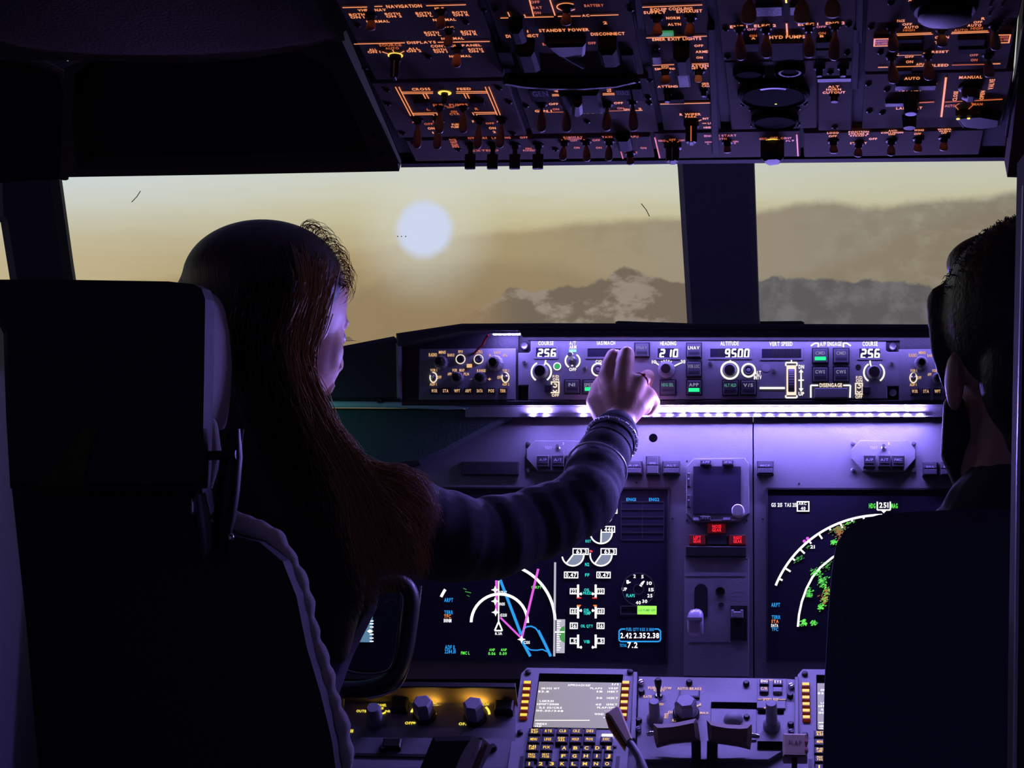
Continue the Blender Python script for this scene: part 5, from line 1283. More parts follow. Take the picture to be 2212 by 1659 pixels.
pr = module('pressure_panel', 'overhead cabin pressure panel lettered AUTO, FLT ALT, LAND ALT and MANUAL', (1866, 157, 2176, 276))
part(pr, 'lettering', MB(FO).labels([('AUTO', 1953.5, 1987, 165.6, 171), ('FLT ALT', 1942.6, 1992, 190, 195.4), ('LAND ALT', 1936, 1992, 230, 235), ('|', 2043.5, 166, 2033.4, 251, 4.4), ('MANUAL', 2072, 2121.7, 163, 168.6), ('CLOSE', 2059, 2068, 196, 217, 1), ('OPEN', 2117, 2126, 195, 214, 1), ('VALVE', 2136, 2147, 170, 192, 1)]), E_ORANGE)
part(pr, 'dim_lettering', MB(FO).labels([('AUTO', 2041, 2063.7, 225, 230), ('MAN', 2102, 2122.5, 221.5, 226.5), ('|', 2041, 219, 2079, 217.4, 2), ('|', 2093, 216.6, 2165.4, 213, 4), ('|', 1936, 182, 2024, 179, 2.4), ('|', 1984.6, 220.6, 2018, 218.6, 3.4), ('|', 2072, 222, 2063, 227.5, 2), ('|', 2063, 227.5, 2070, 235.5, 2), ('|', 2099, 220.6, 2101.5, 225.6, 2), ('|', 2101.5, 225.6, 2092, 234.5, 2)]), E_ORDIM)
k = part(pr, 'tall_knob', MB(FO).plathe(1967, 205, [(17, 0), (16, .010), (14.5, .019), (13, .0205)], 28), KNOB, smooth=True)
part(k, 'knob_cap', MB(FO).plathe(1967, 205, [(13, .0205), (12, .0212)], 28), mat('lilac_knob_cap', '7a74c8', .4))
part(pr, 'short_knob', MB(FO).plathe(1964, 250, [(16, 0), (15, .012), (13, .014)], 28), KNOB, smooth=True)
rotary(pr, 2096, 186, 214, 20, line=None)
sk = part(pr, 'valve_selector', MB(FO).ppoly([(2064, 236), (2118, 232), (2162, 240), (2160, 256), (2120, 262), (2082, 258)], 0, .010, .003), BLACK)
part(sk, 'pointer_line', MB(FO).pline(2066, 236, 2081, 256, 2.2, .0101), LETF)
part(sk, 'lit_tips', MB(FO).pdisc(2069, 236, 4, .0104, .0112, 10).pdisc(2092, 235, 3.6, .0104, .0112, 10), E_RING)
lens(pr, 1934, 177, 2022, 187, None, DARK); lens(pr, 1912, 214, 1985, 222, None, DARK)
dzus(pr, [(1876, 181), (1916, 193), (1878, 239), (1906, 243), (2118, 274)])

en = module('engine_start_panel', 'lowest overhead panel lettered ENGINE START between two selector knobs', (1416, 285, 1729, 341))
part(en, 'lettering', MB(FO).labels([('|', 1414.4, 295.5, 1425.2, 339.8, 3), ('|', 1721, 289, 1724, 335.7, 3), ('GRD', 1422, 1437.8, 301, 304.8), ('OFF', 1445, 1459.5, 299, 303), ('CONT', 1466, 1479.6, 300.5, 304), ('|', 1440, 303, 1445, 306, 1.6), ('|', 1452, 303.6, 1452.5, 306, 1.6), ('|', 1466, 304, 1461, 307, 1.6), ('ENGINE START', 1521, 1591, 290, 294), ('BOTH', 1545.6, 1569.5, 297, 301), ('IGN', 1523, 1537, 304.2, 307.4), ('L', 1528, 1532, 308.2, 311), ('IGN', 1581, 1595, 303, 306.2), ('R', 1586, 1590, 307, 310), ('GRD', 1640, 1657, 297, 301), ('OFF', 1663.5, 1680, 295, 299), ('CONT', 1686.5, 1710, 295.4, 299.4), ('FLT', 1698, 1716, 301.4, 304.6), ('|', 1657, 300, 1663, 304, 1.6), ('|', 1671, 299.4, 1671.5, 303, 1.6), ('|', 1684, 300, 1680, 303, 1.6)]), E_ORDIM)
rotary(en, 1453, 311, 353, 15, line=LETF)
k2 = part(en, 'rotary_knob', MB(FO).ppoly([(1643, 307), (1656, 301), (1682, 300), (1694, 305), (1688, 316), (1660, 320), (1648, 314)], 0, .022, .004), KNOB)
part(en, 'lit_ring', MB(FO).parc(1669, 304, 14, 5, 20, 150), E_RING)
toggle(en, 1571, 306, 333, LTIP, 1.1)

xl = module('exterior_light_panel', 'lowest overhead panel lettered POSITION, ANTI COLLISION, WING and WHEEL WELL', (1736, 284, 2120, 337))
part(xl, 'lettering', MB(FO).labels([('LOGO', 1786.8, 1811.7, 284, 288), ('OFF', 1790, 1807.6, 291, 295), ('POSITION', 1833, 1877, 282, 285.6), ('STROBE &', 1833, 1877, 286.6, 289.8), ('STEADY', 1836, 1874, 290.6, 293.6), ('OFF', 1877, 1894.7, 296.8, 301), ('STEADY', 1836, 1873, 306, 310), ('ANTI', 1919, 1937.5, 279.6, 283), ('COLLISION', 1903, 1951, 283.8, 287.2), ('OFF', 1918.7, 1934, 288, 291), ('WING', 1974.5, 1995.6, 278.2, 282), ('OFF', 1974.5, 1989.7, 286, 290), ('WHEEL', 2025, 2056, 276.5, 279.8), ('WELL', 2027.5, 2055, 280.6, 283.8), ('OFF', 2033, 2045, 284.6, 288)]), E_ORANGE)
for x, y, ty, m in ((1800, 304, 335, LTIP), (1855, 309, 341, LTIP), (1925.5, 303, 340, LTIP), (1983.7, 300, 331, AMBERP), (2039.5, 297, 328, AMBERP)): toggle(xl, x, y, ty, m, 1.25)

# ================================================================== keyboards with a small screen (two), forward pedestal
def keyboard_unit(dx, dy, label):
    c = thing('display_keyboard', label, 'keyboard unit', base(FC, 1245 + dx, 1560 + dy), 'keyboard units of the pedestal')
    p0 = FC.at(1133, 1446); p1 = FC.at(1368, 1446)
    du = FC.at(1245 + dx, 1500 + dy)[0] - FC.at(1245, 1500)[0]; dv = FC.at(1245 + dx, 1500 + dy)[1] - FC.at(1245, 1500)[1]
    F2 = Frame(FC.pt(du, dv, 0), FC.u, FC.v)
    class Sh(Frame):                              # same panel, moved sideways
        pass
    S_ = Sh(F2.o, F2.u, F2.v)
    S_.at = lambda px, py, w=0.0: FC.at(px, py, w)
    S_.k = FC.k
    a0, b1 = FC.at(1130, 1444); a1, _ = FC.at(1370, 1444)
    B = lambda: MB(S_)
    pl = [(a0 + .006, b1), (a1 - .006, b1), (a1, b1 - .010), (a1, b1 - .26), (a0, b1 - .26), (a0, b1 - .010)]
    part(c, 'faceplate', B().prism(pl, -.02, 0, .0015), PANEL)
    part(c, 'screen_recess', B().pbox(1157, 1456, 1341, 1575, -.002, .0006, .0002), SLOT)
    part(c, 'screen', B().pbox(1158, 1474.5, 1338, 1573, .0006, .0009), E_CDU)
    part(c, 'screen_text', B().labels([('APPROACH REF', 1226.6, 1275.6, 1479.4, 1483.4), ('1/1', 1322, 1336, 1477.4, 1481.4), ('GROSS WT', 1169, 1208.7, 1486.4, 1490.2), ('FLAPS', 1275, 1301, 1486.4, 1490), ('VREF', 1314, 1335, 1486.4, 1490), ('53.8', 1162.5, 1186, 1493.2, 1497), ('15', 1289, 1302, 1493.4, 1497), ('148KT', 1312, 1335.5, 1493.4, 1497.4), ('30', 1288, 1301, 1507.2, 1511), ('143KT', 1311, 1335, 1507.2, 1511.2), ('LGKR35', 1166, 1196.5, 1513.6, 1517.6), ('6890FT2100M', 1160, 1207, 1520.4, 1524.4), ('40', 1286, 1299, 1521.2, 1525), ('139KT', 1310, 1333.5, 1521.2, 1525.2), ('ILS 35/CRS', 1165, 1214, 1528, 1532), ('110.30/348', 1159, 1217, 1535, 1538.6), ('FLAP/SPD', 1290, 1331, 1528, 1531.8), ('--/---', 1306, 1330, 1536, 1537.4), ('WIND CORR', 1284, 1328, 1542, 1546), ('+05KT', 1303, 1329, 1549.6, 1553.4), ('|', 1156, 1557.6, 1274, 1557.6, 1.8), ('<INDEX', 1156, 1182, 1563, 1567), ('VREF', 1155, 1170, 1568.4, 1572)], .0011), S_W)
    for i, (xl_, xr, y) in enumerate(((1139.7, 1352.2, 1478.5), (1137.8, 1351, 1492.5), (1136.2, 1349.8, 1506.6), (1134.6, 1348.6, 1520.6), (1133, 1347.6, 1534.6), (1131.4, 1346.4, 1548.6))):
        for x in (xl_, xr):
            k = part(c, 'line_key', B().pbox(x - 8.5, y - 3.5, x + 8.5, y + 6, 0, .0042, .001), E_KEYR)
            part(k, 'lit_dash', B().pbox(x - 7.4, y - 2.6, x + 7.4, y + 3.0, .0041, .0048, .0004), E_KEY)
    def key(x, y, t1, t2=None, w_=13, h=7.2, letter=False):
        k = part(c, 'key', B().pbox(x - w_, y - h, x + w_, y + h, 0, .0045, .001), KEYM)
        if letter: part(k, 'lettering', B().ptext(t1, x - (1.5 if t1 in 'I1' else 4.6), x + (1.5 if t1 in 'I1' else 4.6), y - 3.6, y + 3.2, .0048), E_KEY)
        elif t2: part(k, 'lettering', B().ptext(t1, x - 7.4, x + 7.4, y - 4.6, y - .4, .0048).ptext(t2, x - 7.4, x + 7.4, y + .4, y + 4.6, .0048), E_KEY)
        else: part(k, 'lettering', B().ptext(t1, x - 7.4, x + 7.4, y - 2.8, y + 2.6, .0048), E_KEY)
    for x, a, b in ((1155.5, 'INIT', 'REF'), (1185.2, 'RTE', None), (1216, 'CLB', None), (1245.7, 'CRZ', None), (1275, 'DES', None)): key(x, 1584.6, a, b)
    for x, a, b in ((1153.5, 'MENU', None), (1183.8, 'LEGS', None), (1213.5, 'DEP', 'ARR'), (1243.6, 'HOLD', None), (1273.6, 'PROG', None), (1310, 'EXEC', None)): key(x, 1602.3, a, b)
    part(c, 'execute_lamp', B().pbox(1300, 1588, 1323, 1595, 0, .003, .001), E_EXEC, label='bright white execute lamp')
    for x, a, b in ((1151, 'N1', 'LIMIT'), (1181.4, 'FIX', None)): key(x, 1619.8, a, b)
    for x, a, b in ((1149.3, 'PREV', 'PAGE'), (1179.4, 'NEXT', 'PAGE')): key(x, 1637.7, a, b)
    for i in range(5):
        key((1219.3, 1243.6, 1267.4, 1291, 1315.7)[i], 1621.6, 'ABCDE'[i], None, 9.5, 7, True)
        key((1217.6, 1241.4, 1266, 1289.7, 1314.3)[i], 1638.8, 'FGHIJ'[i], None, 9.5, 7, True)
        key((1215.6, 1239.7, 1264, 1288, 1311.8)[i], 1655.6, 'KLMNO'[i], None, 9.5, 7, True)
    for x, a in ((1143.8, '1'), (1168.7, '2'), (1192.8, '3')): key(x, 1655.6, a, None, 9.5, 7, True)
    part(c, 'dividing_bar', B().pbox(1200, 1611, 1332, 1614, 0, .0016), BLACK)
    part(c, 'dividing_bar', B().pbox(1134, 1645.5, 1192, 1648.5, 0, .0016), BLACK)
    for x, y in ((1141, 1454), (1361, 1453), (1124, 1584)): part(c, 'fastener', B().plathe(x, y, [(6.5, .0002), (6.5, .003), (4, .004)], 16), BLACK, smooth=True)
    part(c, 'side_slot', B().pbox(1330, 1634, 1338, 1662, 0, .0006).pbox(1122, 1634, 1130, 1662, 0, .0006), BLACK)
    if dx: pass
    return c
k1 = keyboard_unit(0, 0, 'keyboard unit with a lit grey screen and yellow keys, left of the thrust levers')
k1M = WM[k1.name]
off = Vector((*[p - q for p, q in zip(FC.at(1741, 1510), FC.at(1136.4, 1506))], 0))
dup(k1, FC.M @ Matrix.Translation(off) @ FC.M.inverted() @ k1M, 'keyboard unit right of the thrust levers, mostly hidden by the right seat')

# ================================================================== pedestal between the keyboards
pd = thing('control_stand', 'violet-lit grey control stand panel between the two keyboard units', 'control stand', base(FC, 1545, 1560))
part(pd, 'faceplate', MB(FC).ppoly([(1379, 1459), (1700, 1464), (1722, 1466), (1726, 1600), (1660, 1640), (1374, 1640)], -.02, -.001, .001), PANEL)
part(pd, 'edge_rail', MB(FC).ppoly([(1368, 1455), (1377, 1455), (1373, 1600), (1362, 1600)], -.004, .004, .001), PANEL)
part(pd, 'edge_rail', MB(FC).ppoly([(1717, 1466), (1725, 1466), (1726, 1600), (1716, 1600)], -.004, .004, .001), PANEL)
part(pd, 'lower_deck', MB(FC).ppoly([(1100, 1590), (1800, 1600), (1820, 1790), (1080, 1790)], -.06, -.008), PANEL2)
part(pd, 'indicator_plate', MB(FC).ppoly([(1536, 1531), (1634, 1533), (1634, 1600), (1534, 1600)], -.001, .001, .0006), PANEL)
part(pd, 'dark_slot', MB(FC).pbox(1536, 1517.5, 1636, 1530, 0, .0006), SLOT)
part(pd, 'dark_slot', MB(FC).pbox(1636, 1602, 1690, 1618, -.001, .0006), SLOT)
part(pd, 'dome_cover', MB(FC).plathe(1584, 1556, [(21, .001), (20, .004), (15, .008), (8, .010), (1, .0105)], 28), PANEL, smooth=True)
part(pd, 'lettering', MB(FC).labels([('FUEL FLOW', 1400, 1451, 1483.5, 1488.6), ('RESET', 1412, 1436, 1489.6, 1493.4), ('RATE', 1390, 1407.6, 1502, 1507), ('USED', 1413.5, 1433.6, 1518.6, 1523), ('AUTO BRAKE', 1463, 1515.5, 1484.5, 1490), ('OFF', 1442.6, 1461, 1535.6, 1540.6), ('RTO', 1452, 1467, 1553.4, 1558.4), ('MAX', 1512, 1531, 1537.6, 1541.8), ('|', 1466, 1553, 1474, 1548, 2.6), ('|', 1503, 1527, 1510, 1523, 2.2), ('1', 1511, 1514, 1519, 1524), ('SET', 1435, 1444, 1541, 1551), ('ND', 1399, 1405, 1541, 1548)], .0), E_AMB)
t = part(pd, 'selector_toggle', MB(FC).plathe(1423, 1506, [(9.5, 0), (9.5, .002), (6, .004)], 20), CHROME, smooth=True)
a, b = FC.at(1423, 1506)
part(t, 'lever', MB(FC).tube([(a, b, .003), (a, b + .001, .014), (a, b + .002, .020), (a, b + .0025, .026), (a, b + .003, .030)], [.0022, .0026, .0042, .0050, .0034], 14), KNOB, smooth=True)
part(t, 'lit_ring', MB(FC).parc(1423, 1506, 14.5, 1.6), LETF)
part(pd, 'brake_lamp', MB(FC).pbox(1467, 1492.4, 1511.6, 1508.6, -.001, .002, .0006), KEYM)
part(pd, 'brake_lamp_lens', MB(FC).pbox(1470, 1494.4, 1508.6, 1506.6, .0015, .0026, .0004), BTN)
def faceted(parent, fr, x, y, r, h, m, name='faceted_knob', ang=0):
    a, b = fr.at(x, y); k = fr.k(x, y) * r
    pts = [(a + k * math.cos(R(ang + 60 * i)), b + k * math.sin(R(ang + 60 * i))) for i in range(6)]
    return part(parent, name, MB(fr).prism(pts, 0, h, k * .18), m)
fk = faceted(pd, FC, 1482, 1544, 24, .026, KNOBG, ang=12)
part(fk, 'knob_skirt', MB(FC).plathe(1482, 1544, [(29, -.001), (29, .004), (26, .006)], 28), BLACK, smooth=True)
def post_knob(x, y, r, h, label=None):
    k = part(pd, 'post_knob', MB(FC).plathe(x, y, [(r * 1.5, -.001), (r * 1.5, .006), (r, .010), (r * .95, h - .001), (r * .8, h)], 28), KNOBG, smooth=True)
    return k
post_knob(1415, 1556, 12, .034); post_knob(1667, 1570, 12.5, .042)
part(pd, 'module_plate', MB(FC).ppoly([(1636, 1467), (1699, 1468), (1699, 1513), (1636, 1512)], -.001, .0015, .0006), PANEL)
part(pd, 'module_plate', MB(FC).ppoly([(1635, 1514), (1697, 1515), (1697, 1532), (1635, 1531)], -.001, .0015, .0006), PANEL)
for x0, y0, x1, y1, s_ in ((1641, 1473.7, 1661, 1484.6, 'ENG'), (1670, 1475, 1690.5, 1485.8, 'SYS'), (1641, 1489.4, 1660.5, 1501, 'C/R'), (1670, 1490, 1690, 1501, '')):
    k = part(pd, 'push_button', MB(FC).pbox(x0, y0, x1, y1, .001, .0055, .0008), KEYM if s_ else PANEL)
    if s_: part(k, 'lettering', MB(FC).ptext(s_, x0 + 2.5, x1 - 2.5, y0 + 1.5, y1 - 4, .0057), E_CREAM if s_ != 'C/R' else E_AMB)
part(pd, 'module_lettering', MB(FC).labels([('MFD', 1660, 1672, 1469.4, 1472.4), ('SPEED REF', 1647.7, 1681.7, 1510, 1515), ('|', 1637, 1512.6, 1646, 1512.6, 1.2), ('|', 1683, 1513.2, 1697, 1513.4, 1.2), ('AUTO', 1657.4, 1671, 1520, 1526), ('|', 1651, 1532, 1658, 1528, 2.6)], .0016), E_AMB)
part(pd, 'slot_strip', MB(FC).pbox(1637, 1534, 1693, 1540.5, -.001, .0006), SLOT)
for x, y, m in ((1385, 1476, CHROME), (1386, 1496, BLACK), (1489, 1475.5, BLACK), (1612, 1478, BLACK), (1709, 1483.5, CHROME), (1707, 1504, BLACK), (1380, 1558, BLACK), (1379, 1577, CHROME), (1708, 1566, BLACK), (1708.5, 1583, CHROME), (1613, 1551, BLACK)):
    s_ = part(pd, 'fastener', MB(FC).plathe(x, y, [(7, -.001), (7, .003), (5, .0046)], 16), m, smooth=True)
    if m is CHROME: part(s_, 'screw_slot', MB(FC).pline(x - 5, y + 2, x + 5, y - 2, 2, .0047), BLACK)

# thrust levers
FT = Frame(P3(1515, 1590, 2.93), (1, 0, 0), (0, .18, 1))
def thrust(label, grip, stem, tg):
    t = thing('thrust_lever', label, 'thrust lever', base(FT, grip[0][0], 1659), 'thrust levers')
    part(t, 'grip', MB(FT).ppoly(grip, -.014, .014, .005, both=True), TANB)
    part(t, 'arm', MB(FT).ppoly(stem, -.012, .010, .002), DARK)
    part(t, 'button_rod', MB(FT).tube([Vector((*FT.at(x, y), c)) for x, y, c in tg], [.0035, .0035, .0025], 10), CHROME, smooth=True)
    return t
thrust('left brown thrust lever grip on the control stand', [(1412, 1564), (1430, 1565), (1455, 1563), (1480, 1558), (1504, 1553), (1508, 1562), (1513, 1602), (1480, 1604), (1450, 1607), (1419, 1615), (1414, 1596)],
       [(1494, 1600), (1513, 1600), (1515, 1720), (1496, 1720)], ((1414, 1584, 0), (1404, 1585, 0), (1397, 1587, 0)))
thrust('right brown thrust lever grip on the control stand', [(1527, 1556), (1550, 1562), (1575, 1566), (1600, 1567), (1624, 1565), (1624, 1590), (1620.5, 1619), (1595, 1613), (1570, 1609), (1548, 1606), (1531, 1604)],
       [(1528, 1600), (1550, 1604), (1549, 1720), (1526, 1720)], ((1622, 1588, 0), (1632, 1590, 0), (1641, 1591, 0)))
FT2 = Frame(P3(1515, 1640, 2.97), (1, 0, 0), (0, .3, 1))
for lab, pts in (('pale plate behind the left thrust lever arm', [(1474, 1632), (1490, 1632), (1494, 1657), (1471, 1657)]), ('pale plate behind the right thrust lever arm', [(1556, 1632), (1578, 1630), (1578, 1662), (1551, 1662)])):
    t = thing('start_lever', lab, 'lever', base(FT2, pts[0][0], 1700), 'start levers below the thrust levers')
    part(t, 'plate', MB(FT2).ppoly(pts, -.006, .004, .001), KNOBG)
    cx = sum(p[0] for p in pts) / 4
    part(t, 'arm', MB(FT2).tube([Vector((*FT2.at(cx, 1650), -.004)), Vector((*FT2.at(cx, 1740), -.004))], .004, 8), DARK)
    part(t, 'knob', MB(FT2).ell((*FT2.at(cx + (8 if cx < 1500 else -10), 1626), .004), .0042, 14, 10), METAL, smooth=True)
part(pd, 'lever_slot_plate', MB(FT2).ppoly([(1513, 1570), (1527, 1570), (1528, 1720), (1514, 1720)], -.012, -.004), KNOBG)
# speed brake lever and flap lever
FB = Frame(P3(1345, 1580, 2.90), (1, 0, 0), (0, .75, 1))
sb = thing('speed_brake_lever', 'tan paddle lever leaning over the corner of the keyboard screen', 'lever', base(FB, 1400, 1659))
part(sb, 'paddle', MB(FB).ppoly([(1318, 1552), (1308, 1545), (1333, 1528), (1340, 1532), (1367, 1600), (1353, 1610)], -.006, .006, .002, both=True), TAN)
part(sb, 'amber_side', MB(FB).ppoly([(1307, 1546), (1317, 1551), (1352, 1610), (1349, 1618), (1314, 1568)], -.007, .001, .001), mat('amber_plastic_side', 'b06428', .4), label='amber translucent side')
part(sb, 'arm', MB(FB).tube([Vector((*FB.at(x, y), 0)) for x, y in ((1358, 1603), (1366, 1612), (1380, 1634), (1392, 1664), (1398, 1720))], [.0052, .0052, .0054, .0056, .006], 12), KNOBG, smooth=True)
fl = thing('flap_lever', 'square tan flap lever handle beside the right keyboard unit', 'lever', base(FB, 1716, 1659))
part(fl, 'handle', MB(FB).pbox(1691, 1589.5, 1744, 1639, -.010, .008, .003), TAN)
part(fl, 'handle_foot', MB(FB).pbox(1692, 1634, 1743, 1641, -.010, .009, .002), TANB)
part(fl, 'lettering', MB(FB).ptext('FLAP', 1704, 1731, 1607, 1615, .0083), mat('worn_lettering', '6f5f55', .7))
part(fl, 'pink_lens', MB(FB).pdisc(1742, 1606, 4, .0, .0084, 12).pdisc(1742, 1624.5, 4, .0, .0084, 12), mat('pink_lens', 'e89aa0', .4))
part(fl, 'arm', MB(FB).pbox(1710, 1640, 1722, 1740, -.006, .004), DARK)

# ================================================================== lower left lighting panel
lp = thing('lighting_panel', 'lower left lighting panel with glowing yellow lettering and three knobs', 'control panel', base(FL, 920, 1560))
part(lp, 'faceplate', MB(FL).ppoly([(700, 1513), (1115, 1518), (1116, 1660), (690, 1660)], -.02, 0, .001), PANEL2)
part(lp, 'back_wall', MB(FL).ppoly([(700, 1508), (1118, 1513), (1118, 1520), (700, 1516)], -.03, .028), mat('tan_back_wall', '8a7350', .75))
part(lp, 'upper_lip', MB(FL).ppoly([(700, 1504), (1118, 1509), (1118, 1520), (700, 1516)], .028, .031, .001), BLACK)
T = MB(FL).labels([('MAIN PANEL', 798, 835, 1521, 1526), ('DUS', 803, 829, 1528, 1532.6), ('OUTBD', 770, 797.5, 1534, 1539), ('INBD', 832, 848, 1534.6, 1539), ('|', 824, 1543.5, 833, 1539.5, 4), ('BACKGROUND', 891, 944, 1515.5, 1520.5), ('OFF', 875, 893, 1559.6, 1565), ('|', 893, 1563, 905, 1558.4, 4), ('AFDS FLOOD', 1011, 1057, 1518, 1523), ('OFF', 991, 1010, 1561.5, 1567), ('|', 1010, 1565, 1021, 1561, 4), ('NORM', 752, 763, 1576, 1583)])
T.parc(918, 1543, 30, 5, 128, 172).pdisc(938.5, 1543, 4, .0006, .001, 12).parc(1024, 1546, 33, 5, 6, 46)
part(lp, 'lettering', T, E_YEL)
def cone_knob(x, y, r, h, ang):
    k = faceted(lp, FL, x, y, r, h, KNOBG, 'faceted_knob', ang)
    part(k, 'knob_skirt', MB(FL).plathe(x, y, [(r * 1.15, 0), (r * 1.15, .004), (r * 1.0, .006)], 24), BLACK, smooth=True)
cone_knob(917, 1548, 22, .030, 10); cone_knob(1026, 1552, 22, .030, -8)
k = part(lp, 'round_knob', MB(FL).plathe(812, 1560, [(20, 0), (20, .006), (17, .009), (16, .026), (13, .029)], 28, 10, .03), KNOBG, smooth=True)
for x0, x1, y in ((846, 882, 1522), (1070, 1110, 1527)):
    part(lp, 'end_block', MB(FL).pbox(x0, y - 4, x1, y + 20, 0, .012, .002), BLACK)
for x, y in ((828, 1620), (1065, 1618)): part(lp, 'latch', MB(FL).plathe(x, y, [(9, 0), (9, .004), (6, .007)], 16), BLACK, smooth=True)
part(lp, 'dark_vent', MB(FL).pbox(828, 1602, 868, 1622, 0, .008, .002), BLACK)
part(lp, 'dark_vent', MB(FL).pbox(768, 1630, 925, 1636, 0, .002), BLACK)
for x in (924, 1028):                                                # the lamps that wash the wall behind the knobs
    p = FL.pt(*FL.at(x, 1532), .006)
    q = FL.pt(*FL.at(x, 1510), .018)
    area_lamp('panel_flood', p, q, .030, .004, .010, (1.0, .62, .12))
area_lamp('panel_flood', FL.pt(*FL.at(800, 1520), .012), FL.pt(*FL.at(800, 1510), .03), .045, .004, .003, (1.0, .55, .12))

# ================================================================== seats
FSA = Frame(P3(250, 900, 2.36), (1, 0, 0), (0, 0, 1))
st = thing('pilot_seat', 'dark high-backed left seat with a fleece cover along its edge', 'seat', Vector((P3(380, 900, 2.45).x, 2.45, 0)))
shell = [(-160, 603), (-60, 602), (120, 603), (360, 607), (415, 613), (432, 622), (440, 645), (438, 800), (434, 1000), (430, 1056), (300, 1058), (20, 1055), (8, 900), (0, 690), (-20, 640), (-160, 640)]
shell = [(60, 603), (120, 603), (360, 607), (415, 613), (432, 622), (440, 645), (438, 800), (434, 1000), (430, 1056), (300, 1058), (18, 1055), (9, 900), (3, 720), (-12, 690), (-30, 640), (-30, 603)]
part(st, 'headrest_shell', MB(FSA).ppoly(shell, -.05, 0, .006, both=True), SEATB)
part(st, 'headrest_seam', MB(FSA).pline(178, 1054, 306, 1056, 1.6, .0003).pline(60, 607, 420, 617, 1.6, -.002), mat('seat_seam', '3c3a44', .7))
part(st, 'olive_reflection_patch', MB(FSA).ppoly([(80, 1052), (140, 980), (178, 926), (212, 924), (196, 965), (180, 1052)], .0005, .003, .001), OLIVE, label='faint reflection put in as an olive patch')  # faint olive reflection on the headrest back, laid on as a patch
FSB = Frame(P3(440, 780, 2.48), (1, .0, 0), (0, 0, 1))
pl_ = MB(FSB).ppoly([(60, 930), (60, 640), (75, 622), (200, 617), (400, 619), (428, 624), (446, 636), (458, 660), (468, 710), (474, 780), (472, 850), (464, 905), (458, 930)], -.07, .066, .010, both=True)
pw = MB(WORLD); pw.V = [FSB.M @ Vector(v) for v in pl_.V]; pw.F = pl_.F
pil = organic(pw, .004, 12)
pil.materials.append(FLEECE); part(st, 'headrest_cushion', pil, None, Matrix(), label='pale fleece headrest cushion lit violet on one side')
low = organic(MB(WORLD).limb([P3(x, y, 2.45) for x, y in ((452, 920), (455, 985), (450, 1050))], [.010, .013, .006], 14), .003, 6)
low.materials.append(FLEECE); part(st, 'fleece_strip', low, None, Matrix())
part(st, 'hinge_tube', MB(WORLD).tube([P3(x, y, 2.40) for x, y in ((505, 925), (500, 985), (492, 1060), (485, 1120), (478, 1190))], [.007, .012, .013, .012, .006], 14), BLACK, Matrix(), smooth=True)
part(st, 'hinge_pin', MB(WORLD).tube([P3(430, 985, 2.39), P3(510, 982, 2.39)], .005, 12), BLACK, Matrix(), smooth=True)
part(st, 'metal_edge', MB(WORLD).tube([P3(x, y, 2.405) for x, y in ((525, 927), (520, 960), (514, 1000), (506, 1030), (501, 1110))], [.0014, .0018, .0018, .001, .0008], 8), CHROME, Matrix(), smooth=True, label='bright metal edge')
part(st, 'chrome_knob', MB(WORLD).ell(P3(418, 1096, 2.385), (.0045, .006, .015), 14, 10).ell(P3(498, 1162, 2.39), (.004, .004, .006), 12, 8), CHROME, Matrix(), smooth=True)
part(st, 'hinge_arm', MB(WORLD).tube([P3(x, y, 2.385) for x, y in ((432, 1066), (440, 1120), (446, 1180), (441, 1210))], [.006, .008, .006, .002], 10), mat('hinge_grey_metal', '77757f', .4, .6), Matrix(), smooth=True)
FSC = Frame(P3(380, 1350, 2.40), (1, 0, 0), (0, 0, 1))
back = [(18, 1050), (430, 1050), (440, 1120), (500, 1158), (556, 1172), (606, 1214), (636, 1290), (658, 1400), (688, 1500), (712, 1600), (726, 1700), (735, 1900), (90, 1900), (76, 1660), (50, 1350)]
part(st, 'backrest_shell', MB(FSC).ppoly(back, -.06, 0, .010, both=True), SEATB)
trim = catmull([P3(x, y, 2.455) for x, y in ((497, 1132), (540, 1140), (590, 1172), (632, 1236), (655, 1320), (680, 1410), (704, 1490), (728, 1570), (744, 1680), (752, 1800))], 6)
tm = MB(WORLD)
for i in range(len(trim) - 1):
    r_ = .0125 + .0022 * math.sin(i * 1.7) + .0015 * math.sin(i * .6 + 1)
    tm.tube([trim[i], trim[i + 1]], [r_, .0125 + .0022 * math.sin((i + 1) * 1.7) + .0015 * math.sin((i + 1) * .6 + 1)], 14)
    tm.ell(trim[i], r_, 14, 8)
    if i % 3 == 0: tm.ell(trim[i] + Vector((rnd.uniform(-.006, .006), -.004, rnd.uniform(.002, .008))), rnd.uniform(.005, .008), 10, 8)
tmm = organic(tm, .0028, 3); tmm.materials.append(FLEECE)
part(st, 'fleece_trim', tmm, None, Matrix(), label='wrinkled grey fleece edge')
part(st, 'trim_piping', MB(WORLD).tube([p + Vector((-.010, -.012, -.008)) for p in trim], .0022, 6), BLACK, Matrix(), smooth=True)
part(st, 'seat_cushion', MB(WORLD).box(P3(60, 900, 2.5).x, P3(700, 900, 2.5).x, 2.42, 2.85, .42, .50, .01), SEATB, Matrix())
part(st, 'seat_pedestal', MB(WORLD).box(P3(200, 900, 2.5).x, P3(560, 900, 2.5).x, 2.45, 2.80, 0, .42, .01), DARK, Matrix())
ar = MB(Frame(P3(980, 1620, 2.62), (1, 0, 0), (0, .25, 1)))
ar.ppoly([(934, 1590), (1024, 1588), (1040, 1592), (1036, 1602), (1002, 1670), (985, 1760), (860, 1760), (905, 1660)], -.10, 0, .006, both=True)
arm = thing('seat_armrest', 'black padded armrest below the lower left panel with a violet-lit edge', 'armrest', base(ar.fr, 960, 1700))
part(arm, 'pad', ar, BLACK)
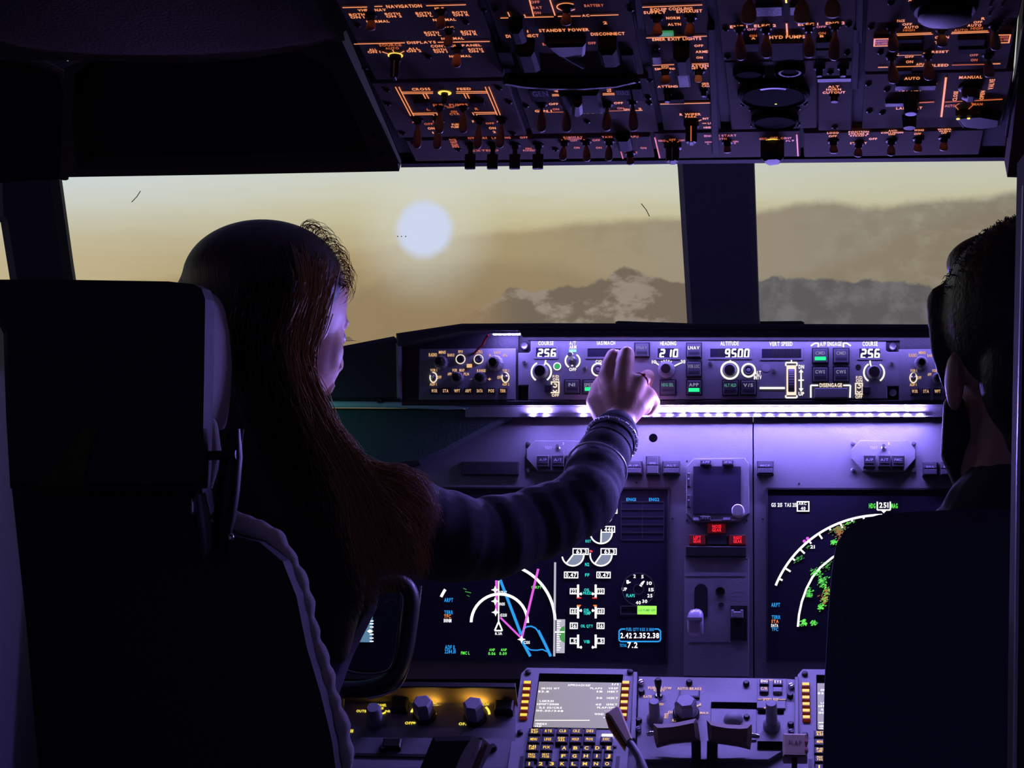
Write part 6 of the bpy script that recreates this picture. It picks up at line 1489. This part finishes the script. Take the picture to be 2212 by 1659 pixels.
ae = MB(ar.fr).tube([Vector((*ar.fr.at(x, y), -.004)) for x, y in ((1030, 1594), (1022, 1612), (1008, 1640), (998, 1665), (984, 1710))], [.006, .008, .009, .009, .009], 12)
part(arm, 'lit_edge_roll', ae, FLEECE, smooth=True)  # lit stripe along the armrest edge put in as a pale roll
part(arm, 'side_strip', MB(ar.fr).tube([Vector((*ar.fr.at(x, y), -.012)) for x, y in ((1044, 1604), (1034, 1630), (1022, 1662), (1010, 1710))], .0045, 10), TANB, smooth=True)
part(arm, 'bracket', MB(WORLD).tube([P3(950, 1700, 2.66), P3(900, 1900, 2.62), P3(760, 2000, 2.60)], .015, 10), BLACK, Matrix(), smooth=True)

FSR = Frame(P3(2000, 1350, 1.86), (1, 0, 0), (0, .06, 1))
s2 = thing('pilot_seat', 'dark right seat back with rounded upper corner, seen from behind', 'seat', Vector((P3(2290, 900, 1.95).x, 1.95, 0)))
pts = [(1778, 1900), (1778, 1659), (1782, 1480), (1789, 1340), (1797, 1240), (1806, 1180), (1824, 1146), (1852, 1124), (1900, 1111), (1980, 1104), (2070, 1100), (2400, 1097), (2700, 1110), (2790, 1180), (2810, 1400), (2810, 1900)]
part(s2, 'backrest', MB(FSR).ppoly(pts, -.09, 0, .012, both=True), SEATB2)
part(s2, 'backrest_pad', MB(FSR).ppoly([(1795, 1900), (1796, 1420), (1808, 1230), (1834, 1156), (1900, 1124), (2080, 1113), (2420, 1112), (2780, 1230), (2780, 1900)], -.125, -.085, .008), SEATB)
part(s2, 'seat_cushion', MB(WORLD).box(P3(1830, 900, 1.95).x, P3(2750, 900, 1.95).x, 1.90, 2.35, .42, .50, .01), SEATB, Matrix())
part(s2, 'seat_pedestal', MB(WORLD).box(P3(1980, 900, 1.95).x, P3(2600, 900, 1.95).x, 1.93, 2.28, 0, .42, .01), DARK, Matrix())

# ================================================================== the woman in the left seat
def head_volumes(mb, M, s=1.0, jaw=1.0, lashes=None):
    e = lambda c, r: mb.ell(M @ (Vector(c) * s), tuple(x * s for x in r), 24, 16, M.to_3x3())
    e((0, -.012, .030), (.072, .094, .085)); e((0, .028, -.030), (.058, .062, .080)); e((0, .020, -.075), (.050 * jaw, .055, .038))
    e((0, .058, -.100), (.026 * jaw, .026, .019))
    for q in (-1, 1):
        e((q * .034, .044, -.032), (.025, .027, .033)); e((q * .026, .067, .015), (.020, .013, .011)); e((q * .029, .066, -.004), (.014, .0115, .009))
        e((q * .073, -.008, -.012), (.007, .015, .026)); e((q * .076, -.014, -.004), (.005, .013, .018)); e((q * .011, .099, -.036), (.008, .008, .007))
    e((0, .074, .022), (.030, .012, .013)); e((0, .093, -.048), (.018, .010, .012))
    mb.limb([M @ (Vector(p) * s) for p in ((0, .086, .010), (0, .098, -.012), (0, .108, -.030))], [.008 * s, .009 * s, .0105 * s])
    e((0, .091, -.063), (.021, .010, .0055)); e((0, .089, -.072), (.018, .010, .0065))

HC = P3(619, 690, 2.72)
HM = Matrix.Translation(HC) @ Matrix.Rotation(R(-31), 4, 'Z') @ Matrix.Rotation(R(-15), 4, 'X')
wo = thing('person', 'woman with long brown hair and navy sweater reaching to turn a knob', 'person', Vector((P3(560, 900, 2.7).x, 2.66, .50)))
body = MB(WORLD)
head_volumes(body, HM, .93)
NK = P3(640, 1030, 2.70)
body.limb([HM @ Vector((0, -.02, -.06)), P3(612, 960, 2.69), NK], [.043, .042, .052])
arm_pts = [(P3(850, 1122, 2.69), .050), (P3(1010, 1166, 2.76), .043), (P3(1150, 1134, 2.83), .038), (P3(1258, 1082, 2.88), .034), (P3(1290, 1010, 2.94), .029), (P3(1322, 948, 2.995), .0235), (P3(1340, 908, 3.025), .020)]
body.limb([NK, P3(750, 1090, 2.69), arm_pts[0][0]], [.05, .048, .046])
body.limb([p for p, _ in arm_pts], [r for _, r in arm_pts])
body.limb([NK, P3(640, 1300, 2.70), P3(580, 1700, 2.66)], [.05, .055, .055])
body.limb([P3(630, 1080, 2.70), P3(420, 1130, 2.72), P3(380, 1400, 2.74), P3(420, 1650, 2.86)], [.05, .045, .04, .032])
# right hand: palm, four bent fingers, thumb
W_ = P3(1344, 902, 3.03)
KN = {'index': P3(1312, 810, 3.052), 'middle': P3(1347, 808, 3.044), 'ring': P3(1380, 826, 3.046), 'little': P3(1398, 854, 3.052)}
for k_, v in KN.items(): body.limb([W_, W_.lerp(v, .55) + Vector((0, -.002, 0)), v], [.0190, .0165, .0122 if k_ != 'middle' else .0128])
body.limb([P3(1300, 870, 3.05), P3(1345, 866, 3.045), P3(1388, 876, 3.05)], [.0165, .0180, .0135])
body.limb([KN['index'], P3(1318, 786, 3.060), P3(1325, 769, 3.068), P3(1328, 776, 3.082), P3(1329, 797, 3.087)], [.0118, .0112, .0102, .0086, .0070])
body.limb([KN['middle'], P3(1350, 784, 3.052), P3(1354, 766, 3.062), P3(1352, 778, 3.080), P3(1345, 798, 3.087)], [.0128, .0122, .0112, .0090, .0074])
body.limb([KN['ring'], P3(1392, 816, 3.054), P3(1400, 812, 3.066), P3(1396, 830, 3.082), P3(1384, 838, 3.084)], [.0104, .0094, .0090, .0080, .0066])
body.limb([KN['little'], P3(1408, 857, 3.055), P3(1414, 868, 3.064), P3(1404, 886, 3.076), P3(1392, 890, 3.078)], [.0090, .0082, .0078, .0068, .0058])
body.limb([P3(1312, 905, 3.035), P3(1290, 868, 3.050), P3(1294, 838, 3.062), P3(1308, 812, 3.076), P3(1320, 800, 3.086)], [.0175, .0150, .0115, .0090, .0076])
bm_ = organic(body, .0026, 5, .5, lambda c: (c - HC).length < .16, 14); bm_.materials.append(SKIN)
bod = part(wo, 'body', bm_, None, Matrix())
for q in (-1, 1):
    part(wo, 'eye', MB(WORLD).ell(HM @ Vector((q * .027, .0640, -.004)), .0108, 14, 10), mat('eye_white', 'd8d2d0', .3), Matrix(), smooth=True)
    ls = MB(WORLD)
    for i in range(11):
        x = q * (.018 + i * .0020)
        ls.tube([HM @ Vector((x, .0715, -.001)), HM @ Vector((x * 1.06, .0775, -.004)), HM @ Vector((x * 1.12, .082, -.003))], [.0003, .00022, .0001], 4)
    part(wo, 'eyelashes', ls, HAIRB, Matrix())
# sweater with gathered sleeve
sw = MB(WORLD)
cen = catmull([p for p, _ in arm_pts[:-1]] + [P3(1331, 926, 3.012)], 10)
rad = np.interp(np.linspace(0, 1, len(cen)), np.linspace(0, 1, 7), [.0585, .0515, .0455, .0410, .0345, .0290, .0262])
for i in range(len(cen) - 1):
    t = i / len(cen)
    def fold(i): return .0022 * math.sin(i * 1.9) * (1 if .5 < i / len(cen) else .6) + .0018 * math.sin(i * .83 + 2)
    sw.tube([cen[i], cen[i + 1]], [rad[i] + fold(i), rad[i + 1] + fold(i + 1)], 22)
    sw.ell(cen[i], rad[i] + fold(i), 18, 10)
sw.limb([NK + Vector((0, 0, -.025)), P3(750, 1110, 2.69), arm_pts[0][0]], [.062, .062, .0585])
sw.limb([P3(660, 1120, 2.70), P3(665, 1260, 2.70), P3(625, 1370, 2.69), P3(585, 1480, 2.68), P3(560, 1760, 2.66)], [.085, .088, .080, .080, .09])
sw.limb([P3(640, 1110, 2.70), P3(420, 1140, 2.72), P3(380, 1400, 2.74), P3(420, 1650, 2.86)], [.06, .056, .05, .042])
swm = organic(sw, .0036, 2, .4); swm.materials.append(SWEAT)
part(wo, 'sweater', swm, None, Matrix(), label='navy long-sleeved sweater')
fr_ = MB(WORLD)
for i in range(4):                                # gathers pushed up above the wrist
    k_ = 46 + i * 3.4; j = int(k_)
    if j >= len(cen) - 1: continue
    ax = (cen[j + 1] - cen[j]).normalized(); x = ax.cross(Vector((0, 0, 1))).normalized(); y = ax.cross(x)
    fr_.tube([cen[j] + (x * math.cos(R(a)) + y * math.sin(R(a))) * (rad[j] + .0008) for a in range(0, 360, 15)], .0022, 8, closed=True)
part(wo, 'sleeve_gathers', fr_, SWEAT, Matrix(), smooth=True)
def around(j, grow, n=48, tilt=0.0):
    ax = (cen[min(j + 1, len(cen) - 1)] - cen[j - 1]).normalized(); x = ax.cross(Vector((0, 0, 1))).normalized(); y = ax.cross(x)
    return [cen[j] + (x * math.cos(2 * math.pi * i / n) + y * math.sin(2 * math.pi * i / n)) * (rad[j] + grow) + ax * tilt * math.cos(2 * math.pi * i / n) for i in range(n)]
part(wo, 'bangle', MB(WORLD).tube(around(40, .0040), .0015, 8, closed=True), SILVER, Matrix(), label='thin silver bangle', smooth=True)
ch = MB(WORLD); ring = around(50, .0050, 30)
for i, p in enumerate(ring):
    q = ring[(i + 1) % len(ring)]; d = (q - p).normalized()
    ch.tube([p, p.lerp(q, .8)], .0014 if i % 2 else .0020, 6)
part(wo, 'chain_bracelet', ch, SILVER, Matrix(), label='silver chain bracelet', smooth=True)
rp = P3(1386, 822, 3.050); ra = (P3(1392, 816, 3.054) - KN['ring']).normalized(); rx = ra.cross(Vector((0, 0, 1))).normalized(); ry = ra.cross(rx)
rg = MB(WORLD).tube([rp + (rx * math.cos(R(a)) + ry * math.sin(R(a))) * .0108 for a in range(0, 360, 20)], .0013, 8, closed=True)
part(wo, 'finger_ring', rg.ell(rp + Vector((.004, -.0085, .007)), .0024, 10, 8), COPPER, Matrix(), smooth=True)
# hair: the mass, then loose strands
px_ = lambda n, Y: n * Y / FPX
hm = MB(WORLD)
hm.ell(P3(568, 602, 2.70), (px_(178, 2.7), .098, px_(131, 2.7)), 36, 24)
hm.limb([P3(x, y, Y) for x, y, Y in ((590, 660, 2.655), (575, 760, 2.645), (580, 860, 2.645), (618, 960, 2.65), (672, 1060, 2.655), (706, 1170, 2.655), (716, 1290, 2.66), (720, 1400, 2.665))], [px_(r_, 2.65) for r_ in (88, 86, 94, 104, 104, 96, 76, 40)], 20)
hm.limb([P3(x, y, Y) for x, y, Y in ((478, 650, 2.69), (455, 760, 2.68), (480, 900, 2.67), (560, 1050, 2.66), (600, 1200, 2.66))], [px_(r_, 2.68) for r_ in (106, 120, 130, 130, 110)], 20)
hmm = organic(hm, .0042, 8); hmm.materials.append(HAIR)
hr = part(wo, 'hair', hmm, None, Matrix(), label='long dark brown hair')
def strands(GA, GB, n, r0, jit, name, m, k=7):
    A = catmull(GA, k); B = catmull(GB, k); mb = MB(WORLD)
    for _ in range(n):
        f = rnd.random(); o = Vector((rnd.gauss(0, jit), rnd.gauss(0, jit) - .003, rnd.gauss(0, jit))); w_ = rnd.uniform(0, 6.28); am = rnd.uniform(.5, 2) * jit
        i0 = int(rnd.uniform(0, .35) * len(A)); i1 = int(rnd.uniform(.75, 1) * len(A))
        P = [A[i].lerp(B[i], f) + o + Vector((am * math.sin(w_ + i * .35), 0, am * .6 * math.cos(w_ + i * .3))) for i in range(i0, i1, 2)]
        if len(P) < 3: continue
        mb.tube(P, [r0 * (1 - .75 * i / len(P)) for i in range(len(P))], 3)
    return part(hr, name, mb, m, Matrix(), kind='stuff')
G1 = [P3(*q) for q in ((735, 575, 2.66), (700, 690, 2.63), (672, 790, 2.61), (700, 880, 2.605), (755, 960, 2.60), (800, 1030, 2.605), (850, 1100, 2.61), (905, 1180, 2.63), (940, 1240, 2.66))]
G2 = [P3(*q) for q in ((620, 512, 2.66), (640, 600, 2.59), (610, 730, 2.575), (630, 850, 2.57), (670, 960, 2.565), (720, 1070, 2.57), (750, 1180, 2.58), (780, 1280, 2.60), (800, 1330, 2.62))]
G3 = [P3(*q) for q in ((530, 520, 2.66), (520, 600, 2.58), (500, 730, 2.56), (520, 850, 2.55), (560, 960, 2.55), (620, 1070, 2.56), (670, 1180, 2.57), (700, 1280, 2.59), (720, 1400, 2.61))]
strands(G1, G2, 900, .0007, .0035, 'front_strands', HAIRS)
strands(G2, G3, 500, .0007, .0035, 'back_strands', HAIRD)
S1 = [P3(*q) for q in ((700, 890, 2.60), (760, 975, 2.60), (815, 1004, 2.62), (870, 1006, 2.64), (915, 1030, 2.655), (945, 1075, 2.66), (955, 1120, 2.66))]
S2 = [P3(*q) for q in ((690, 900, 2.595), (745, 1000, 2.595), (790, 1060, 2.60), (840, 1110, 2.605), (880, 1170, 2.61), (900, 1230, 2.62), (905, 1290, 2.63))]
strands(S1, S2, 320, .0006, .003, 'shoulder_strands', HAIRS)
fz = MB(WORLD)
for _ in range(170):
    a = R(rnd.uniform(-8, 62)); qq = rnd.uniform(.93, 1.0); bx, by = 568 + 178 * qq * math.cos(a), 602 - 131 * qq * math.sin(a); L = rnd.uniform(8, 46); da = rnd.uniform(-.9, .5)
    P = []
    for i in range(6):
        t = i / 5; th = a + R(40) - R(105) * t + da * t * .6; bx2 = bx + L * t * math.cos(th); by2 = by - L * t * math.sin(th)
        P.append(P3(bx2, by2, 2.70 + rnd.uniform(-.002, .002)))
    fz.tube(P, [.00045, .0004, .0004, .00035, .0003, .0002], 3)
part(hr, 'flyaway_strands', fz, HAIRS, Matrix(), kind='stuff')

# ================================================================== the man in the right seat
MC_ = P3(2226, 800, 2.06)
MM = Matrix.Translation(MC_) @ Matrix.Rotation(R(19), 4, 'Z') @ Matrix.Rotation(R(-3), 4, 'X')
mn = thing('person', 'man with short dark hair in the right seat, partly hidden by the door frame', 'person', Vector((P3(2250, 900, 2.05).x, 2.10, .50)))
mbod = MB(WORLD); head_volumes(mbod, MM, 1.02, 1.2)
mbod.limb([MM @ Vector((0, -.02, -.05)), P3(2235, 1060, 2.04), P3(2260, 1180, 2.03)], [.055, .056, .075])
mbod.limb([P3(2260, 1180, 2.03), P3(2260, 1500, 2.03), P3(2260, 1900, 2.02)], [.08, .12, .12])
mb2 = organic(mbod, .0026, 5, .5, lambda c: (c - MC_).length < .17, 12); mb2.materials.append(SKIN); part(mn, 'body', mb2, None, Matrix())
for q in (-1, 1): part(mn, 'eye', MB(WORLD).ell(MM @ Vector((q * .0305, .079, -.004)), .0115, 14, 10), MATS['eye_white'], Matrix(), smooth=True)
hh = MB(WORLD)
e = lambda c, r: hh.ell(MM @ Vector(c), r, 28, 18, MM.to_3x3())
e((0, -.022, .046), (.082, .098, .088)); e((0, -.060, -.010), (.070, .058, .070)); e((0, .030, .098), (.060, .055, .030)); e((0, -.062, -.055), (.052, .036, .045))
for q in (-1, 1): hh.limb([MM @ Vector(p) for p in ((q * .068, .020, .06), (q * .071, .022, .02), (q * .068, .020, -.01))], [.018, .012, .007])
hm2 = organic(hh, .004, 3); hm2.materials.append(HAIRB); h2 = part(mn, 'hair', hm2, None, Matrix(), label='short dark hair')
bd = MB(WORLD)
for q in (-1, 1): bd.limb([MM @ Vector(p) for p in ((q * .068, .008, -.030), (q * .058, .026, -.070), (q * .030, .062, -.100), (0, .074, -.108))], [.010, .016, .016, .016])
bdm = organic(bd, .003, 4); bdm.materials.append(HAIRB); part(mn, 'beard', bdm, None, Matrix())
tu = MB(WORLD)
for _ in range(1300):
    th, ph = rnd.uniform(.05, 1.35), rnd.uniform(0, 6.283)
    n_ = Vector((math.sin(th) * math.cos(ph), math.sin(th) * math.sin(ph), math.cos(th)))
    p = Vector((0, -.022, .046)) + Vector((n_.x * .081, n_.y * .097, n_.z * .087)); d = (n_ * .6 + Vector((rnd.uniform(-.6, .6), rnd.uniform(-.4, .8), rnd.uniform(-.3, .4)))).normalized()
    L = rnd.uniform(.003, .008)
    tu.tube([MM @ p, MM @ (p + d * L * .6), MM @ (p + d * L + Vector((0, 0, -.004)))], [.0006, .0005, .0002], 3)
part(h2, 'hair_tufts', tu, HAIRB, Matrix(), kind='stuff')
jk = MB(WORLD)
jk.limb([P3(2110, 1105, 2.03), P3(2200, 1085, 2.02), P3(2330, 1085, 2.02), P3(2420, 1110, 2.04)], [.030, .036, .036, .03])
jk.limb([P3(2090, 1190, 2.05), P3(2260, 1200, 2.04), P3(2560, 1200, 2.06)], [.045, .085, .07])
jk.limb([P3(2260, 1200, 2.04), P3(2260, 1500, 2.03), P3(2260, 2000, 2.02)], [.10, .13, .13])
jk.limb([P3(2060, 1210, 2.06), P3(2010, 1420, 2.10), P3(2020, 1650, 2.2)], [.045, .042, .036])
jkm = organic(jk, .004, 5); jkm.materials.append(JACKET); part(mn, 'jacket', jkm, None, Matrix(), label='dark jacket with raised collar')
